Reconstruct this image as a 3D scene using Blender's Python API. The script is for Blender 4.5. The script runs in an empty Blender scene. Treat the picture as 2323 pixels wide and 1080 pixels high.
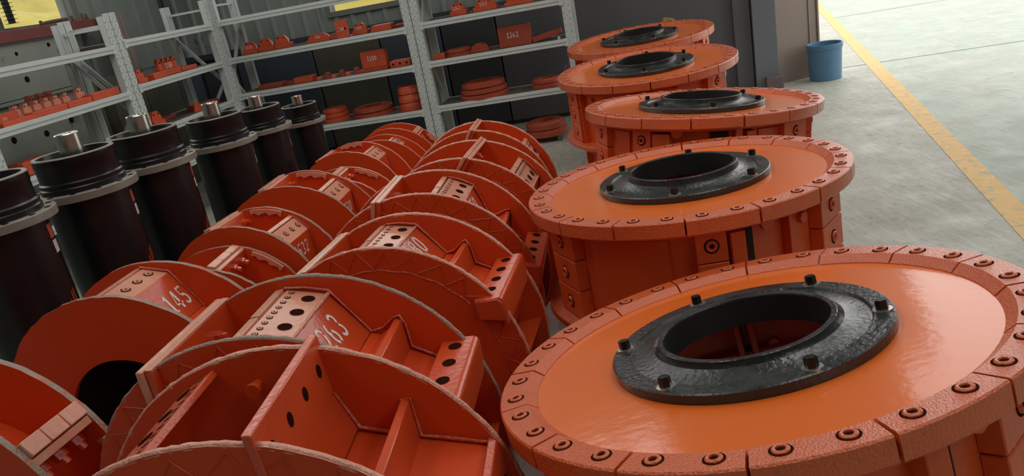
import bpy, bmesh, math, random
from mathutils import Matrix, Vector
random.seed(7)
SC = bpy.context.scene
COL = SC.collection
R = math.radians
PI = math.pi

# ------------------------------------------------------------------ camera, world, light
cam_d = bpy.data.cameras.new('camera')
cam = bpy.data.objects.new('camera', cam_d)
COL.objects.link(cam)
cam_d.sensor_width = 36.0
cam_d.lens = 36.0 * 1750.0 / 2323.0
cam_d.clip_start = 0.05
cam_d.clip_end = 300
_p, _r = R(19.113), R(10.735)
_F = Vector((0, math.cos(_p), -math.sin(_p)))
_R0 = Vector((1, 0, 0))
_U0 = _R0.cross(_F)
_RR = _R0 * math.cos(_r) - _U0 * math.sin(_r)
_UU = _R0 * math.sin(_r) + _U0 * math.cos(_r)
cam.matrix_world = Matrix(((_RR.x, _UU.x, -_F.x, 0), (_RR.y, _UU.y, -_F.y, 0), (_RR.z, _UU.z, -_F.z, 1.75), (0, 0, 0, 1)))
SC.camera = cam

SC.view_settings.view_transform = 'Standard'
SC.view_settings.look = 'None'
SC.view_settings.gamma = 1.0
SC.view_settings.use_curve_mapping = False
SC.view_settings.exposure = 0.0

W = bpy.data.worlds.new('overcast_sky')
SC.world = W
W.use_nodes = True
_nt = W.node_tree
_bg = _nt.nodes['Background']
_bg.inputs[0].default_value = (1.0, 0.985, 0.955, 1)
_bg.inputs[1].default_value = 2.1

def area(name, loc, rot, sx, sy, power, col=(1, 0.97, 0.92)):
    l = bpy.data.lights.new(name, 'AREA')
    l.shape = 'RECTANGLE'; l.size = sx; l.size_y = sy; l.energy = power; l.color = col
    o = bpy.data.objects.new(name, l); COL.objects.link(o)
    o.location = loc; o.rotation_euler = rot
    return o
# overhead area lamps added for top fill and sheen on level metal
area('added_fill_light', (-1.6, 3.6, 4.6), (0, 0, R(-12)), 0.7, 6.0, 60)
area('added_fill_light', (1.6, 3.0, 4.6), (0, 0, R(-12)), 0.7, 6.0, 60)
# ------------------------------------------------------------------ materials
def mat(name, col, rough=0.5, metal=0.0, var=0.0, vscale=6.0, bump=0.0, bscale=60.0, coat=0.0,
        spot=None, spot_amt=0.0, spot_scale=9.0, detail=4.0, rvar=0.0, stretch=None, spec=None):
    m = bpy.data.materials.new(name); m.use_nodes = True
    nt = m.node_tree; N = nt.nodes; L = nt.links
    b = N['Principled BSDF']
    b.inputs['Base Color'].default_value = (*col, 1)
    b.inputs['Roughness'].default_value = rough
    b.inputs['Metallic'].default_value = metal
    if spec is not None: b.inputs['Specular IOR Level'].default_value = spec
    if coat:
        b.inputs['Coat Weight'].default_value = coat
        b.inputs['Coat Roughness'].default_value = 0.12
    tc = N.new('ShaderNodeTexCoord')
    src = tc.outputs['Object']
    if stretch:
        mp = N.new('ShaderNodeMapping'); mp.inputs['Scale'].default_value = stretch
        L.new(src, mp.inputs['Vector']); src = mp.outputs['Vector']
    cur = None
    if var or rvar:
        n = N.new('ShaderNodeTexNoise'); n.inputs['Scale'].default_value = vscale; n.inputs['Detail'].default_value = detail
        L.new(src, n.inputs['Vector'])
        if var:
            mx = N.new('ShaderNodeMix'); mx.data_type = 'RGBA'
            mx.inputs['A'].default_value = (*[c * (1 - var) for c in col], 1)
            mx.inputs['B'].default_value = (*[min(1, c * (1 + var)) for c in col], 1)
            L.new(n.outputs['Fac'], mx.inputs['Factor'])
            cur = mx.outputs['Result']
        if rvar:
            mr = N.new('ShaderNodeMapRange'); mr.inputs['From Min'].default_value = 0.3; mr.inputs['From Max'].default_value = 0.7
            mr.inputs['To Min'].default_value = max(0.02, rough - rvar); mr.inputs['To Max'].default_value = min(1, rough + rvar)
            L.new(n.outputs['Fac'], mr.inputs['Value']); L.new(mr.outputs['Result'], b.inputs['Roughness'])
    if spot:
        n2 = N.new('ShaderNodeTexNoise'); n2.inputs['Scale'].default_value = spot_scale; n2.inputs['Detail'].default_value = 8
        n2.inputs['Roughness'].default_value = 0.7
        L.new(src, n2.inputs['Vector'])
        rp = N.new('ShaderNodeMapRange'); t = 0.5 + (0.5 - spot_amt) * 0.35
        rp.inputs['From Min'].default_value = t; rp.inputs['From Max'].default_value = t + 0.06
        L.new(n2.outputs['Fac'], rp.inputs['Value'])
        m2 = N.new('ShaderNodeMix'); m2.data_type = 'RGBA'
        if cur: L.new(cur, m2.inputs['A'])
        else: m2.inputs['A'].default_value = (*col, 1)
        m2.inputs['B'].default_value = (*spot, 1)
        L.new(rp.outputs['Result'], m2.inputs['Factor'])
        cur = m2.outputs['Result']
    if cur: L.new(cur, b.inputs['Base Color'])
    if bump:
        n3 = N.new('ShaderNodeTexNoise'); n3.inputs['Scale'].default_value = bscale; n3.inputs['Detail'].default_value = 3
        L.new(src, n3.inputs['Vector'])
        bp = N.new('ShaderNodeBump'); bp.inputs['Strength'].default_value = bump; bp.inputs['Distance'].default_value = 0.004
        L.new(n3.outputs['Fac'], bp.inputs['Height']); L.new(bp.outputs['Normal'], b.inputs['Normal'])
        if coat: L.new(bp.outputs['Normal'], b.inputs['Coat Normal'])
    return m

M = {}
M['deck'] = mat('orange_deck_paint', (0.80, 0.150, 0.012), 0.5, var=0.05, vscale=3, bump=0.10, bscale=35, coat=0.95, spec=0.25)
M['ring'] = mat('rough_orange_casting', (0.68, 0.115, 0.022), 0.40, var=0.10, vscale=8, bump=0.9, bscale=190, coat=0.8,
                spot=(0.10, 0.06, 0.05), spot_amt=0.06, spot_scale=14)
M['drum'] = mat('orange_drum_paint', (0.66, 0.088, 0.016), 0.38, var=0.12, vscale=4, bump=0.15, bscale=30, coat=0.3)
M['tile'] = mat('orange_tile_paint', (0.69, 0.10, 0.018), 0.42, var=0.12, vscale=9, bump=0.3, bscale=60, coat=0.2,
                spot=(0.12, 0.06, 0.05), spot_amt=0.02, spot_scale=12)
M['red'] = mat('red_orange_plate_paint', (0.64, 0.062, 0.009), 0.5, var=0.14, vscale=3, bump=0.12, bscale=26, coat=0.08, spec=0.3)
M['redlit'] = mat('orange_bar_paint', (0.60, 0.070, 0.016), 0.36, var=0.12, vscale=7, bump=0.3, bscale=60, coat=0.5)
M['cap'] = mat('dust_sheen_orange_paint', (0.66, 0.27, 0.17), 0.36, var=0.12, vscale=9, bump=0.35, bscale=45, coat=0.5,
               spot=(0.58, 0.36, 0.26), spot_amt=0.35, spot_scale=7)  # pale base paints in the sheen on upward faces; spots are dust
M['rim'] = mat('worn_steel_rim', (0.30, 0.22, 0.17), 0.5, metal=0.25, var=0.35, vscale=30, bump=0.9, bscale=120,
               spot=(0.48, 0.13, 0.07), spot_amt=0.35, spot_scale=20)
M['rim2'] = mat('sheen_weld_rim', (0.64, 0.27, 0.18), 0.36, var=0.25, vscale=40, bump=1.0, bscale=130, coat=0.6)  # weld rim paled to pink, painting in the light on it
M['weld'] = mat('weld_bead_paint', (0.52, 0.06, 0.015), 0.34, var=0.2, vscale=60, bump=0.8, bscale=150, coat=0.5)
M['void'] = mat('dark_interior_shade', (0.02, 0.012, 0.01), 0.8)  # near-black colour stands for the shade inside bores and slots
M['hole'] = mat('dark_bore', (0.030, 0.009, 0.006), 1.0, spec=0.0)
M['black'] = mat('black_cast_rubber', (0.020, 0.023, 0.022), 0.36, var=0.4, vscale=12, bump=0.5, bscale=70, coat=0.25, rvar=0.15)
M['blackin'] = mat('black_rubber_inner', (0.012, 0.012, 0.012), 0.55)
M['bolt'] = mat('black_oxide_bolt', (0.015, 0.015, 0.015), 0.35, metal=0.4)
M['washer'] = mat('zinc_washer', (0.62, 0.60, 0.56), 0.3, metal=0.9)
M['cyl'] = mat('gloss_black_enamel', (0.010, 0.010, 0.011), 0.30, var=0.3, vscale=5, bump=0.08, bscale=14, coat=0.0, spec=0.35)
M['cylrim'] = mat('dull_primed_flange', (0.26, 0.24, 0.20), 0.5, metal=0.35, var=0.2, vscale=20, bump=0.2, bscale=90)
M['steel'] = mat('bright_turned_steel', (0.55, 0.53, 0.49), 0.24, metal=1.0, var=0.12, vscale=14, stretch=(1, 1, 0.2))
M['rack'] = mat('grey_rack_enamel', (0.60, 0.65, 0.63), 0.42, var=0.08, vscale=6, bump=0.05,
                spot=(0.20, 0.19, 0.16), spot_amt=0.06, spot_scale=18)
M['perf'] = mat('rack_perforation', (0.03, 0.03, 0.03), 0.8)
M['board'] = mat('dusty_shelf_board', (0.105, 0.085, 0.062), 0.75, var=0.35, vscale=5, spot=(0.18, 0.15, 0.11), spot_amt=0.3, spot_scale=6)
M['item'] = mat('orange_part_paint', (0.60, 0.085, 0.028), 0.45, var=0.2, vscale=14, bump=0.3, bscale=60, coat=0.2)
M['itemdull'] = mat('dusty_red_part_paint', (0.36, 0.058, 0.026), 0.6, var=0.3, vscale=12, bump=0.3, bscale=50)
M['itempale'] = mat('pale_orange_lug_paint', (0.66, 0.25, 0.16), 0.5, var=0.2, vscale=12)
M['white'] = mat('white_stencil_paint', (0.78, 0.76, 0.72), 0.5, var=0.1, vscale=30)
M['wallblue'] = mat('wall_panel_grey', (0.095, 0.096, 0.103), 0.6, var=0.15, vscale=2)
M['column'] = mat('blue_grey_column_paint', (0.145, 0.160, 0.178), 0.5, var=0.1, vscale=3)
M['door'] = mat('brown_grey_door_paint', (0.25, 0.195, 0.165), 0.55, var=0.12, vscale=2)
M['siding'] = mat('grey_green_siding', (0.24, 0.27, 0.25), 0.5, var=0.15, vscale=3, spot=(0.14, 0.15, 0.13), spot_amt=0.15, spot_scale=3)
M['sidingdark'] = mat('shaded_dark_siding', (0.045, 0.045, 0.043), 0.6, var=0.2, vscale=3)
M['panelblue'] = mat('blue_grey_panel', (0.060, 0.074, 0.100), 0.6, var=0.2, vscale=3)
M['panelolive'] = mat('olive_grey_panel', (0.098, 0.096, 0.070), 0.65, var=0.2, vscale=3)
M['paneldark'] = mat('charcoal_panel', (0.045, 0.047, 0.050), 0.65, var=0.2, vscale=3)
M['slab'] = mat('pale_grey_machine_panel', (0.29, 0.31, 0.27), 0.6, var=0.15, vscale=4, spot=(0.17, 0.16, 0.12), spot_amt=0.2, spot_scale=4)
M['slabdark'] = mat('brown_grey_panel', (0.12, 0.115, 0.085), 0.7, var=0.25, vscale=4)
M['beamred'] = mat('dull_red_beam_paint', (0.20, 0.045, 0.04), 0.55, var=0.25, vscale=6, spot=(0.09, 0.05, 0.035), spot_amt=0.2, spot_scale=8)
M['rust'] = mat('rusty_bolt', (0.13, 0.07, 0.045), 0.7, var=0.3, vscale=30)
M['frame'] = mat('window_frame_paint', (0.17, 0.17, 0.15), 0.6)
M['bucket'] = mat('blue_plastic', (0.075, 0.18, 0.30), 0.4, var=0.12, vscale=6, spot=(0.12, 0.23, 0.36), spot_amt=0.12, spot_scale=10)
M['yellow'] = mat('yellow_floor_paint', (0.74, 0.46, 0.15), 0.6, var=0.15, vscale=12, spot=(0.40, 0.38, 0.28), spot_amt=0.38, spot_scale=13)
M['field'] = mat('yellow_crop_foliage', (0.30, 0.25, 0.045), 0.9, var=0.45, vscale=0.9, detail=8, spot=(0.17, 0.17, 0.04), spot_amt=0.2, spot_scale=1.3)
M['spring'] = mat('dark_rusty_screw', (0.022, 0.024, 0.018), 0.6)
M['glove'] = mat('ochre_cloth', (0.30, 0.20, 0.05), 0.8, var=0.4, vscale=14)
M['magenta'] = mat('magenta_plastic', (0.42, 0.03, 0.26), 0.4)
M['labelwhite'] = mat('white_paper_label', (0.55, 0.53, 0.50), 0.6)
M['labelorange'] = mat('orange_paper_label', (0.42, 0.07, 0.03), 0.6, var=0.3, vscale=40)
M['stencilred'] = mat('red_orange_stencil_paint', (0.45, 0.05, 0.015), 0.5)
M['roof'] = mat('roof_sheet', (0.30, 0.31, 0.31), 0.6)

def floor_material():
    m = bpy.data.materials.new('worn_green_grey_concrete'); m.use_nodes = True
    nt = m.node_tree; N = nt.nodes; L = nt.links; b = N['Principled BSDF']
    g = N.new('ShaderNodeNewGeometry')
    def noise(scale, det=6, rough=0.6, vec=None):
        n = N.new('ShaderNodeTexNoise'); n.inputs['Scale'].default_value = scale; n.inputs['Detail'].default_value = det
        n.inputs['Roughness'].default_value = rough; L.new(vec or g.outputs['Position'], n.inputs['Vector']); return n.outputs['Fac']
    def rng(v, a, c, lo=0.0, hi=1.0):
        r = N.new('ShaderNodeMapRange'); r.inputs['From Min'].default_value = a; r.inputs['From Max'].default_value = c
        r.inputs['To Min'].default_value = lo; r.inputs['To Max'].default_value = hi; L.new(v, r.inputs['Value']); return r.outputs['Result']
    def mix(f, a, bb):
        x = N.new('ShaderNodeMix'); x.data_type = 'RGBA'; L.new(f, x.inputs['Factor'])
        for k, v in (('A', a), ('B', bb)):
            if isinstance(v, tuple): x.inputs[k].default_value = (*v, 1)
            else: L.new(v, x.inputs[k])
        return x.outputs['Result']
    c = mix(rng(noise(0.8), .35, .65), (0.36, 0.36, 0.30), (0.46, 0.46, 0.39))
    c = mix(rng(noise(14, 8, 0.75), .50, .66, 0, .7), c, (0.25, 0.25, 0.21))
    c = mix(rng(noise(38, 9, 0.85), .55, .62, 0, .75), c, (0.16, 0.16, 0.135))
    mp = N.new('ShaderNodeMapping'); mp.inputs['Scale'].default_value = (9, 1.2, 1); mp.inputs['Rotation'].default_value = (0, 0, 0.35)
    L.new(g.outputs['Position'], mp.inputs['Vector'])
    c = mix(rng(noise(3, 6, .7, mp.outputs['Vector']), .47, .62, 0, .6), c, (0.52, 0.53, 0.48))
    # worn green coat on the aisle side of the yellow line (a painted area, its edge runs along the line)
    sep = N.new('ShaderNodeSeparateXYZ'); L.new(g.outputs['Position'], sep.inputs[0])
    e = N.new('ShaderNodeMath'); e.operation = 'MULTIPLY_ADD'; L.new(sep.outputs['Y'], e.inputs[0]); e.inputs[1].default_value = -0.345; L.new(sep.outputs['X'], e.inputs[2])
    c2 = mix(rng(noise(2.2, 8, .7), .3, .62, 0.8, 0.15), c, (0.36, 0.47, 0.40))
    c = mix(rng(e.outputs[0], 1.42, 1.46), c, c2)
    c = mix(rng(noise(5.5, 9, .8), .60, .68, 0, .75), c, (0.075, 0.075, 0.065))
    L.new(c, b.inputs['Base Color'])
    L.new(rng(noise(3), .3, .7, .42, .7), b.inputs['Roughness'])
    bp = N.new('ShaderNodeBump'); bp.inputs['Strength'].default_value = 0.25; bp.inputs['Distance'].default_value = 0.004
    L.new(noise(60, 4), bp.inputs['Height']); L.new(bp.outputs['Normal'], b.inputs['Normal'])
    return m
M['floor'] = floor_material()

# ------------------------------------------------------------------ mesh helpers
class MB:
    """collects shapes, becomes ONE mesh object"""
    def __init__(s): s.v = []; s.f = []; s.mi = []; s.mats = []
    def add(s, vs, fs, m=0):
        o = len(s.v); s.v += [tuple(v) for v in vs]
        s.f += [tuple(i + o for i in f) for f in fs]; s.mi += [m] * len(fs)
        return s
    def box(s, x0, x1, y0, y1, z0, z1, T=None, m=0):
        vs = [Vector((x, y, z)) for z in (z0, z1) for y in (y0, y1) for x in (x0, x1)]
        if T is not None: vs = [T @ v for v in vs]
        return s.add(vs, [(0, 2, 3, 1), (4, 5, 7, 6), (0, 1, 5, 4), (2, 6, 7, 3), (0, 4, 6, 2), (1, 3, 7, 5)], m)
    def prism(s, poly, y0, y1, T=None, m=0):
        """poly of (x, z) pairs extruded along y"""
        n = len(poly)
        a = sum(poly[i][0] * poly[(i + 1) % n][1] - poly[(i + 1) % n][0] * poly[i][1] for i in range(n))
        if a < 0: poly = poly[::-1]
        vs = [Vector((x, y0, z)) for x, z in poly] + [Vector((x, y1, z)) for x, z in poly]
        if T is not None: vs = [T @ v for v in vs]
        fs = [tuple(range(n)), tuple(range(2 * n - 1, n - 1, -1))] + [(i, i + n, (i + 1) % n + n, (i + 1) % n) for i in range(n)]
        return s.add(vs, fs, m)
    def lathe(s, prof, n=48, T=None, m=0, a0=0.0, a1=2 * PI, closed=False):
        """profile of (r, z) turned about z; closed=True joins the profile's last point to its first"""
        full = abs(a1 - a0 - 2 * PI) < 1e-6
        cnt = n if full else n + 1; k = len(prof); vs = []
        for i in range(cnt):
            a = a0 + (a1 - a0) * i / n
            for r, z in prof: vs.append(Vector((r * math.cos(a), r * math.sin(a), z)))
        if T is not None: vs = [T @ v for v in vs]
        fs = []
        kk = k if closed else k - 1
        for i in range(n):
            j = (i + 1) % cnt
            for q in range(kk):
                q2 = (q + 1) % k
                fs.append((i * k + q, j * k + q, j * k + q2, i * k + q2))
        if not full and closed:
            fs.append(tuple(range(k - 1, -1, -1))); fs.append(tuple(n * k + q for q in range(k)))
        if not closed:
            if prof[0][0] > 1e-6 and full and s._cap0: fs.append(tuple(i * k for i in range(n - 1, -1, -1)))
            if prof[-1][0] > 1e-6 and full and s._cap1: fs.append(tuple(i * k + k - 1 for i in range(n)))
        return s.add(vs, fs, m)
    _cap0 = False; _cap1 = False
    def cyl(s, c, r, h, axis='Z', n=16, r2=None, T=None, m=0, a0=0):
        r2 = r if r2 is None else r2
        vs = []
        for z, rr in ((0, r), (h, r2)):
            for i in range(n):
                a = a0 + 2 * PI * i / n; x, y = rr * math.cos(a), rr * math.sin(a)
                p = (x, y, z) if axis == 'Z' else ((y, z, x) if axis == 'Y' else (z, x, y))
                vs.append(Vector(c) + Vector(p))
        if T is not None: vs = [T @ v for v in vs]
        return s.add(vs, [tuple(range(n - 1, -1, -1)), tuple(range(n, 2 * n))] + [(i, (i + 1) % n, (i + 1) % n + n, i + n) for i in range(n)], m)
    def tube(s, pts, rad, n=8, m=0, jit=0.0, closed=False):
        k = len(pts); vs = []
        for i, p in enumerate(pts):
            p = Vector(p)
            a = Vector(pts[(i - 1) % k] if (i or closed) else pts[0]); b = Vector(pts[(i + 1) % k] if (i < k - 1 or closed) else pts[-1])
            t = (b - a).normalized()
            u = t.cross(Vector((0, 0, 1)))
            if u.length < 1e-3: u = t.cross(Vector((0, 1, 0)))
            u.normalize(); w = u.cross(t)
            rr = (rad[i] if isinstance(rad, (list, tuple)) else rad) * (1 + random.uniform(-jit, jit))
            for q in range(n):
                g = 2 * PI * q / n; vs.append(p + (u * math.cos(g) + w * math.sin(g)) * rr)
        fs = []
        for i in range(k if closed else k - 1):
            j = (i + 1) % k
            for q in range(n): fs.append((i * n + q, i * n + (q + 1) % n, j * n + (q + 1) % n, j * n + q))
        if not closed: fs.append(tuple(range(n - 1, -1, -1))); fs.append(tuple((k - 1) * n + q for q in range(n)))
        return s.add(vs, fs, m)
    def build(s, name, mats, parent=None, loc=None, rz=0.0, bevel=0.0, smooth=35, kind=None, label=None):
        me = bpy.data.meshes.new(name); me.from_pydata(s.v, [], s.f)
        if not isinstance(mats, (list, tuple)): mats = [mats]
        for q in mats: me.materials.append(M[q] if isinstance(q, str) else q)
        for p, i in zip(me.polygons, s.mi): p.material_index = i
        bm = bmesh.new(); bm.from_mesh(me); bmesh.ops.recalc_face_normals(bm, faces=bm.faces); bm.to_mesh(me); bm.free()
        if smooth:
            me.shade_smooth(); me.set_sharp_from_angle(angle=R(smooth))
        o = bpy.data.objects.new(name, me); COL.objects.link(o)
        if parent is not None: o.parent = parent
        if loc is not None: o.location = loc
        if rz: o.rotation_euler = (0, 0, rz)
        if bevel:
            b = o.modifiers.new('edge_wear', 'BEVEL'); b.width = bevel; b.segments = 2; b.limit_method = 'ANGLE'; b.angle_limit = R(40)
        if kind: o['kind'] = kind
        if label: o['label'] = label
        return o

def thing(name, label, cat, loc=(0, 0, 0), rz=0.0, group=None):
    o = bpy.data.objects.new(name, None); COL.objects.link(o)
    o.empty_display_size = 0.1
    o.location = loc; o.rotation_euler = (0, 0, rz)
    o['label'] = label; o['category'] = cat
    if group: o['group'] = group
    return o
def tag(o, label, cat, group=None):
    o['label'] = label; o['category'] = cat
    if group: o['group'] = group
    return o
def inst(mesh_obj, name, parent, loc=(0, 0, 0), rot=(0, 0, 0), scale=None):
    o = bpy.data.objects.new(name, mesh_obj.data if hasattr(mesh_obj, 'data') else mesh_obj); COL.objects.link(o)
    o.parent = parent; o.location = loc; o.rotation_euler = rot
    if scale: o.scale = scale
    return o
def copy_tree(o, parent=None):
    c = o.copy(); COL.objects.link(c); c.parent = parent
    for ch in list(o.children): copy_tree(ch, c)
    return c
def mesh_only(mb, name, mats, smooth=35):
    o = mb.build(name, mats, smooth=smooth); me = o.data; bpy.data.objects.remove(o); return me

# stencil digits: strokes (polyline, widths) in a cell 0..0.62 wide, 0..1 high
def arc(cx, cy, rx, ry, a0, a1, n=9):
    return [(cx + rx * math.cos(R(a0 + (a1 - a0) * i / n)), cy + ry * math.sin(R(a0 + (a1 - a0) * i / n))) for i in range(n + 1)]
GL = {
 '0': [(arc(.31, .5, .21, .42, 100, 260), .13), (arc(.31, .5, .21, .42, -80, 80), .13)],
 '1': [([(.33, .0), (.33, 1.0)], .17), ([(.12, .80), (.27, .93)], .08), ([(.10, .03), (.24, .03)], .07), ([(.42, .03), (.56, .03)], .07)],
 '2': [(arc(.31, .72, .20, .22, 165, 10), .11), ([(.51, .66), (.40, .42), (.12, .12)], .12), ([(.10, .06), (.34, .07)], .13), ([(.38, .07), (.55, .09)], .13)],
 '3': [(arc(.29, .74, .19, .20, 155, -60), .12), (arc(.29, .27, .21, .22, 65, -155), .13)],
 '4': [([(.40, .0), (.40, .22)], .17), ([(.40, .36), (.40, 1.0)], .17), ([(.32, .92), (.04, .30)], .06), ([(.04, .27), (.30, .27)], .09), ([(.48, .27), (.60, .27)], .09)],
 '5': [([(.14, .95), (.30, .94)], .12), ([(.35, .94), (.54, .96)], .12), ([(.14, .90), (.14, .56)], .07), (arc(.29, .30, .22, .25, 115, -150), .14)],
 '6': [(arc(.31, .30, .20, .25, 110, 250), .13), (arc(.31, .30, .20, .25, -70, 70), .13), (arc(.42, .40, .32, .50, 175, 112), .11)],
 '8': [(arc(.31, .74, .17, .19, 100, 260), .11), (arc(.31, .74, .17, .19, -80, 80), .11), (arc(.31, .27, .21, .23, 100, 260), .12), (arc(.31, .27, .21, .23, -80, 80), .12)],
}
def stencil(mb, text, size, T, m=0, adv=0.72, xs=0.8):
    """flat ribbons in the local xy plane of T, 0.4 mm thick"""
    x0 = 0
    for ch in text:
        for pts, wd in GL[ch]:
            k = len(pts); vs = []
            for i, (x, y) in enumerate(pts):
                a = pts[max(0, i - 1)]; b = pts[min(k - 1, i + 1)]
                dx, dy = b[0] - a[0], b[1] - a[1]; l = math.hypot(dx, dy) or 1
                nx, ny = -dy / l * wd / 2, dx / l * wd / 2
                for sg in (1, -1):
                    vs.append(T @ Vector(((x0 + x + nx * sg) * size * xs, (y + ny * sg) * size, 0.0012)))
            fs = [(2 * i, 2 * i + 1, 2 * i + 3, 2 * i + 2) for i in range(k - 1)]
            mb.add(vs, fs, m)
        x0 += adv
    return mb
def frame_T(o, x, y):
    """matrix with given origin, x axis, y axis (z = x cross y)"""
    x = Vector(x).normalized(); z = x.cross(Vector(y)).normalized(); y = z.cross(x); o = Vector(o)
    return Matrix(((x.x, y.x, z.x, o.x), (x.y, y.y, z.y, o.y), (x.z, y.z, z.z, o.z), (0, 0, 0, 1)))

# ------------------------------------------------------------------ building
AZ = R(-12.36)
AX = Vector((math.cos(AZ), math.sin(AZ), 0))       # along the back rack, to the right
AN = Vector((-math.sin(AZ), math.cos(AZ), 0))      # away from the camera
def S(o):
    o['kind'] = 'structure'; return o

fl = MB(); fl.box(-9, 26, -8, 34, -0.2, 0.0)
S(fl.build('floor', 'floor', smooth=0))
# yellow line on the floor
ln = MB()
pa, pb = Vector((0.281, -3.25, 0)), Vector((7.05, 16.35, 0))
d = (pb - pa).normalized(); n_ = Vector((d.y, -d.x, 0)) * 0.072
prev = None
K = 90
vs = []
for i in range(K + 1):
    p = pa + (pb - pa) * i / K
    vs += [(p.x - n_.x, p.y - n_.y, 0.0025), (p.x + n_.x, p.y + n_.y, 0.0025)]
ln.add(vs, [(2 * i, 2 * i + 1, 2 * i + 3, 2 * i + 2) for i in range(K)])
S(ln.build('trim_1', 'yellow', smooth=0))
# saw-cut floor joints: thin dark grooves' fill strips
M['joint'] = mat('floor_joint_filler', (0.12, 0.12, 0.10), 0.9)
for k, (a, b) in enumerate((((2.2, 9.15), (14.0, 6.6)), ((5.9, 13.0), (18.0, 10.4)), )):
    a = Vector((*a, 0)); b = Vector((*b, 0)); dd = (b - a).normalized(); nn = Vector((dd.y, -dd.x, 0)) * 0.008
    j = MB(); j.add([a - nn + Vector((0, 0, .002)), b - nn + Vector((0, 0, .002)), b + nn + Vector((0, 0, .002)), a + nn + Vector((0, 0, .002))], [(0, 1, 2, 3)])
    S(j.build('trim_%d' % (k + 2), 'joint', smooth=0))

# back wall: local frame x along AX, y = AN, origin at WB
WB = Vector((3.1, 8.5, 0))
def wall_T(o, ax, an):
    return Matrix(((ax.x, an.x, 0, o.x), (ax.y, an.y, 0, o.y), (0, 0, 1, o.z), (0, 0, 0, 1)))
TW = wall_T(WB, AX, AN)
ROOF = 5.0
def corrugated(mb, x0, x1, z0, z1, T, pitch=0.20, depth=0.03, y=0.0, m=0, ph=0.0):
    """trapezoid sheet, one strip of faces per flat"""
    xs = [(x0, 0)]
    x = x0 + ph
    while x < x1:
        for dx, dy in ((0, 0), (0.02, -depth), (0.05, -depth), (0.07, 0)):
            if x0 < x + dx < x1: xs.append((x + dx, dy))
        x += pitch
    xs.append((x1, 0))
    vs = []
    for xx, yy in xs: vs += [T @ Vector((xx, y + yy, z0)), T @ Vector((xx, y + yy, z1))]
    mb.add(vs, [(2 * i, 2 * i + 2, 2 * i + 3, 2 * i + 1) for i in range(len(xs) - 1)], m)
wb = MB()
# solid masonry/panel core behind everything with the small window opening (u -4.80..-3.90, z 1.62..2.5)
CL0, CL1 = 3.1, 4.75     # unseen clerestory band, added so level metal catches a sheen
for x0, x1, z0, z1 in ((-7.2, -4.80, 0, CL0), (-3.90, -2.55, 0, CL0), (-2.55, 0.14, 0, ROOF), (-4.80, -3.90, 0, 1.62), (-4.80, -3.90, 2.3, CL0), (-7.2, -2.55, CL1, ROOF)):
    wb.box(x0, x1, 0.04, 0.14, z0, z1, TW, 0)
for x0, x1, z0, z1 in ((-7.0, -4.80, 1.40, CL0), (-3.90, -2.05, 1.40, CL0), (-4.80, -3.90, 1.40, 1.62), (-4.80, -3.90, 2.3, CL0)):
    corrugated(wb, x0, x1, z0, z1, TW, m=1, y=0.03)
S(wb.build('wall_back', ['wallblue', 'siding'], smooth=0))
# window in the back wall
w1 = MB()
for x0, x1, z0, z1 in ((-4.86, -4.80, 1.56, 2.36), (-3.90, -3.84, 1.56, 2.36), (-4.80, -3.90, 1.56, 1.62), (-4.80, -3.90, 2.30, 2.36)):
    w1.box(x0, x1, -0.02, 0.10, z0, z1, TW)
S(w1.build('window_1', 'frame', smooth=0, bevel=0.003))
w3 = MB()  # frame of the added clerestory, out of view
for i in range(9):
    xx = -7.1 + i * 0.56; w3.box(xx - .03, xx + .03, 0.0, 0.10, CL0, CL1, TW)
w3.box(-7.2, -2.55, 0.0, 0.1, CL0 - .04, CL0 + .02, TW); w3.box(-7.2, -2.55, 0.0, 0.1, CL1 - .02, CL1 + .04, TW)
S(w3.build('added_clerestory', 'frame', smooth=0))
# stored/painted lower panels on the back wall, each a sheet of its own colour
lp = thing('wall_lining', 'row of blue grey, olive and charcoal sheets lining the wall behind the shelves', 'wall lining')
for (x0, x1, z0, z1, mm) in ((-6.6, -6.15, .05, 1.30, 'paneldark'), (-6.13, -5.15, .05, 1.28, 'panelblue'), (-5.13, -4.30, .05, 1.26, 'panelolive'), (-4.28, -3.55, .05, 1.30, 'panelblue'),
                             (-3.53, -2.9, .05, 1.33, 'paneldark'), (-2.88, -2.1, .05, 1.30, 'wallblue')):
    q = MB(); q.box(x0, x1, -0.05, 0.0, z0, z1, TW); q.build('sheet_panel', mm, lp, bevel=0.006)
tr = MB(); tr.box(-6.9, -2.0, -0.03, 0.03, 1.33, 1.40, TW); S(tr.build('trim_4', 'paneldark', smooth=0))
# column at the doorway, its foot block, and the brown door leaf
cl = MB(); cl.box(-0.30, -0.12, -0.03, 0.15, 0, ROOF, TW, 1); cl.box(-0.11, 0.135, -0.10, 0.15, 0, ROOF, TW, 0)
S(cl.build('trim_5', ['column', 'wallblue'], smooth=0, bevel=0.006))
q = MB(); q.box(-0.02, 0.16, -0.20, -0.04, 0, 0.13, TW)
tag(q.build('stone_block', mat('brown_grey_block', (0.13, 0.10, 0.095), 0.7, var=0.3, vscale=20), bevel=0.008), 'small brown grey block at the foot of the blue grey column', 'block')
DT = wall_T(WB + AX * 0.14 + AN * 0.05, (AX * 0.93 + AN * 0.36).normalized(), (AN * 0.93 - AX * 0.36).normalized())
dr = MB(); dr.box(0.0, 0.52, 0.0, 0.045, 0.0, 3.4, DT); 
door = S(dr.build('door_1', 'door', smooth=0, bevel=0.004))
q = MB(); q.box(0.40, 0.42, -0.012, 0.0, 0.02, 3.4, DT); q.box(0.50, 0.52, -0.018, 0.0, 0.02, 3.4, DT); q.build('door_rib', 'door', door, bevel=0.002)

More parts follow.
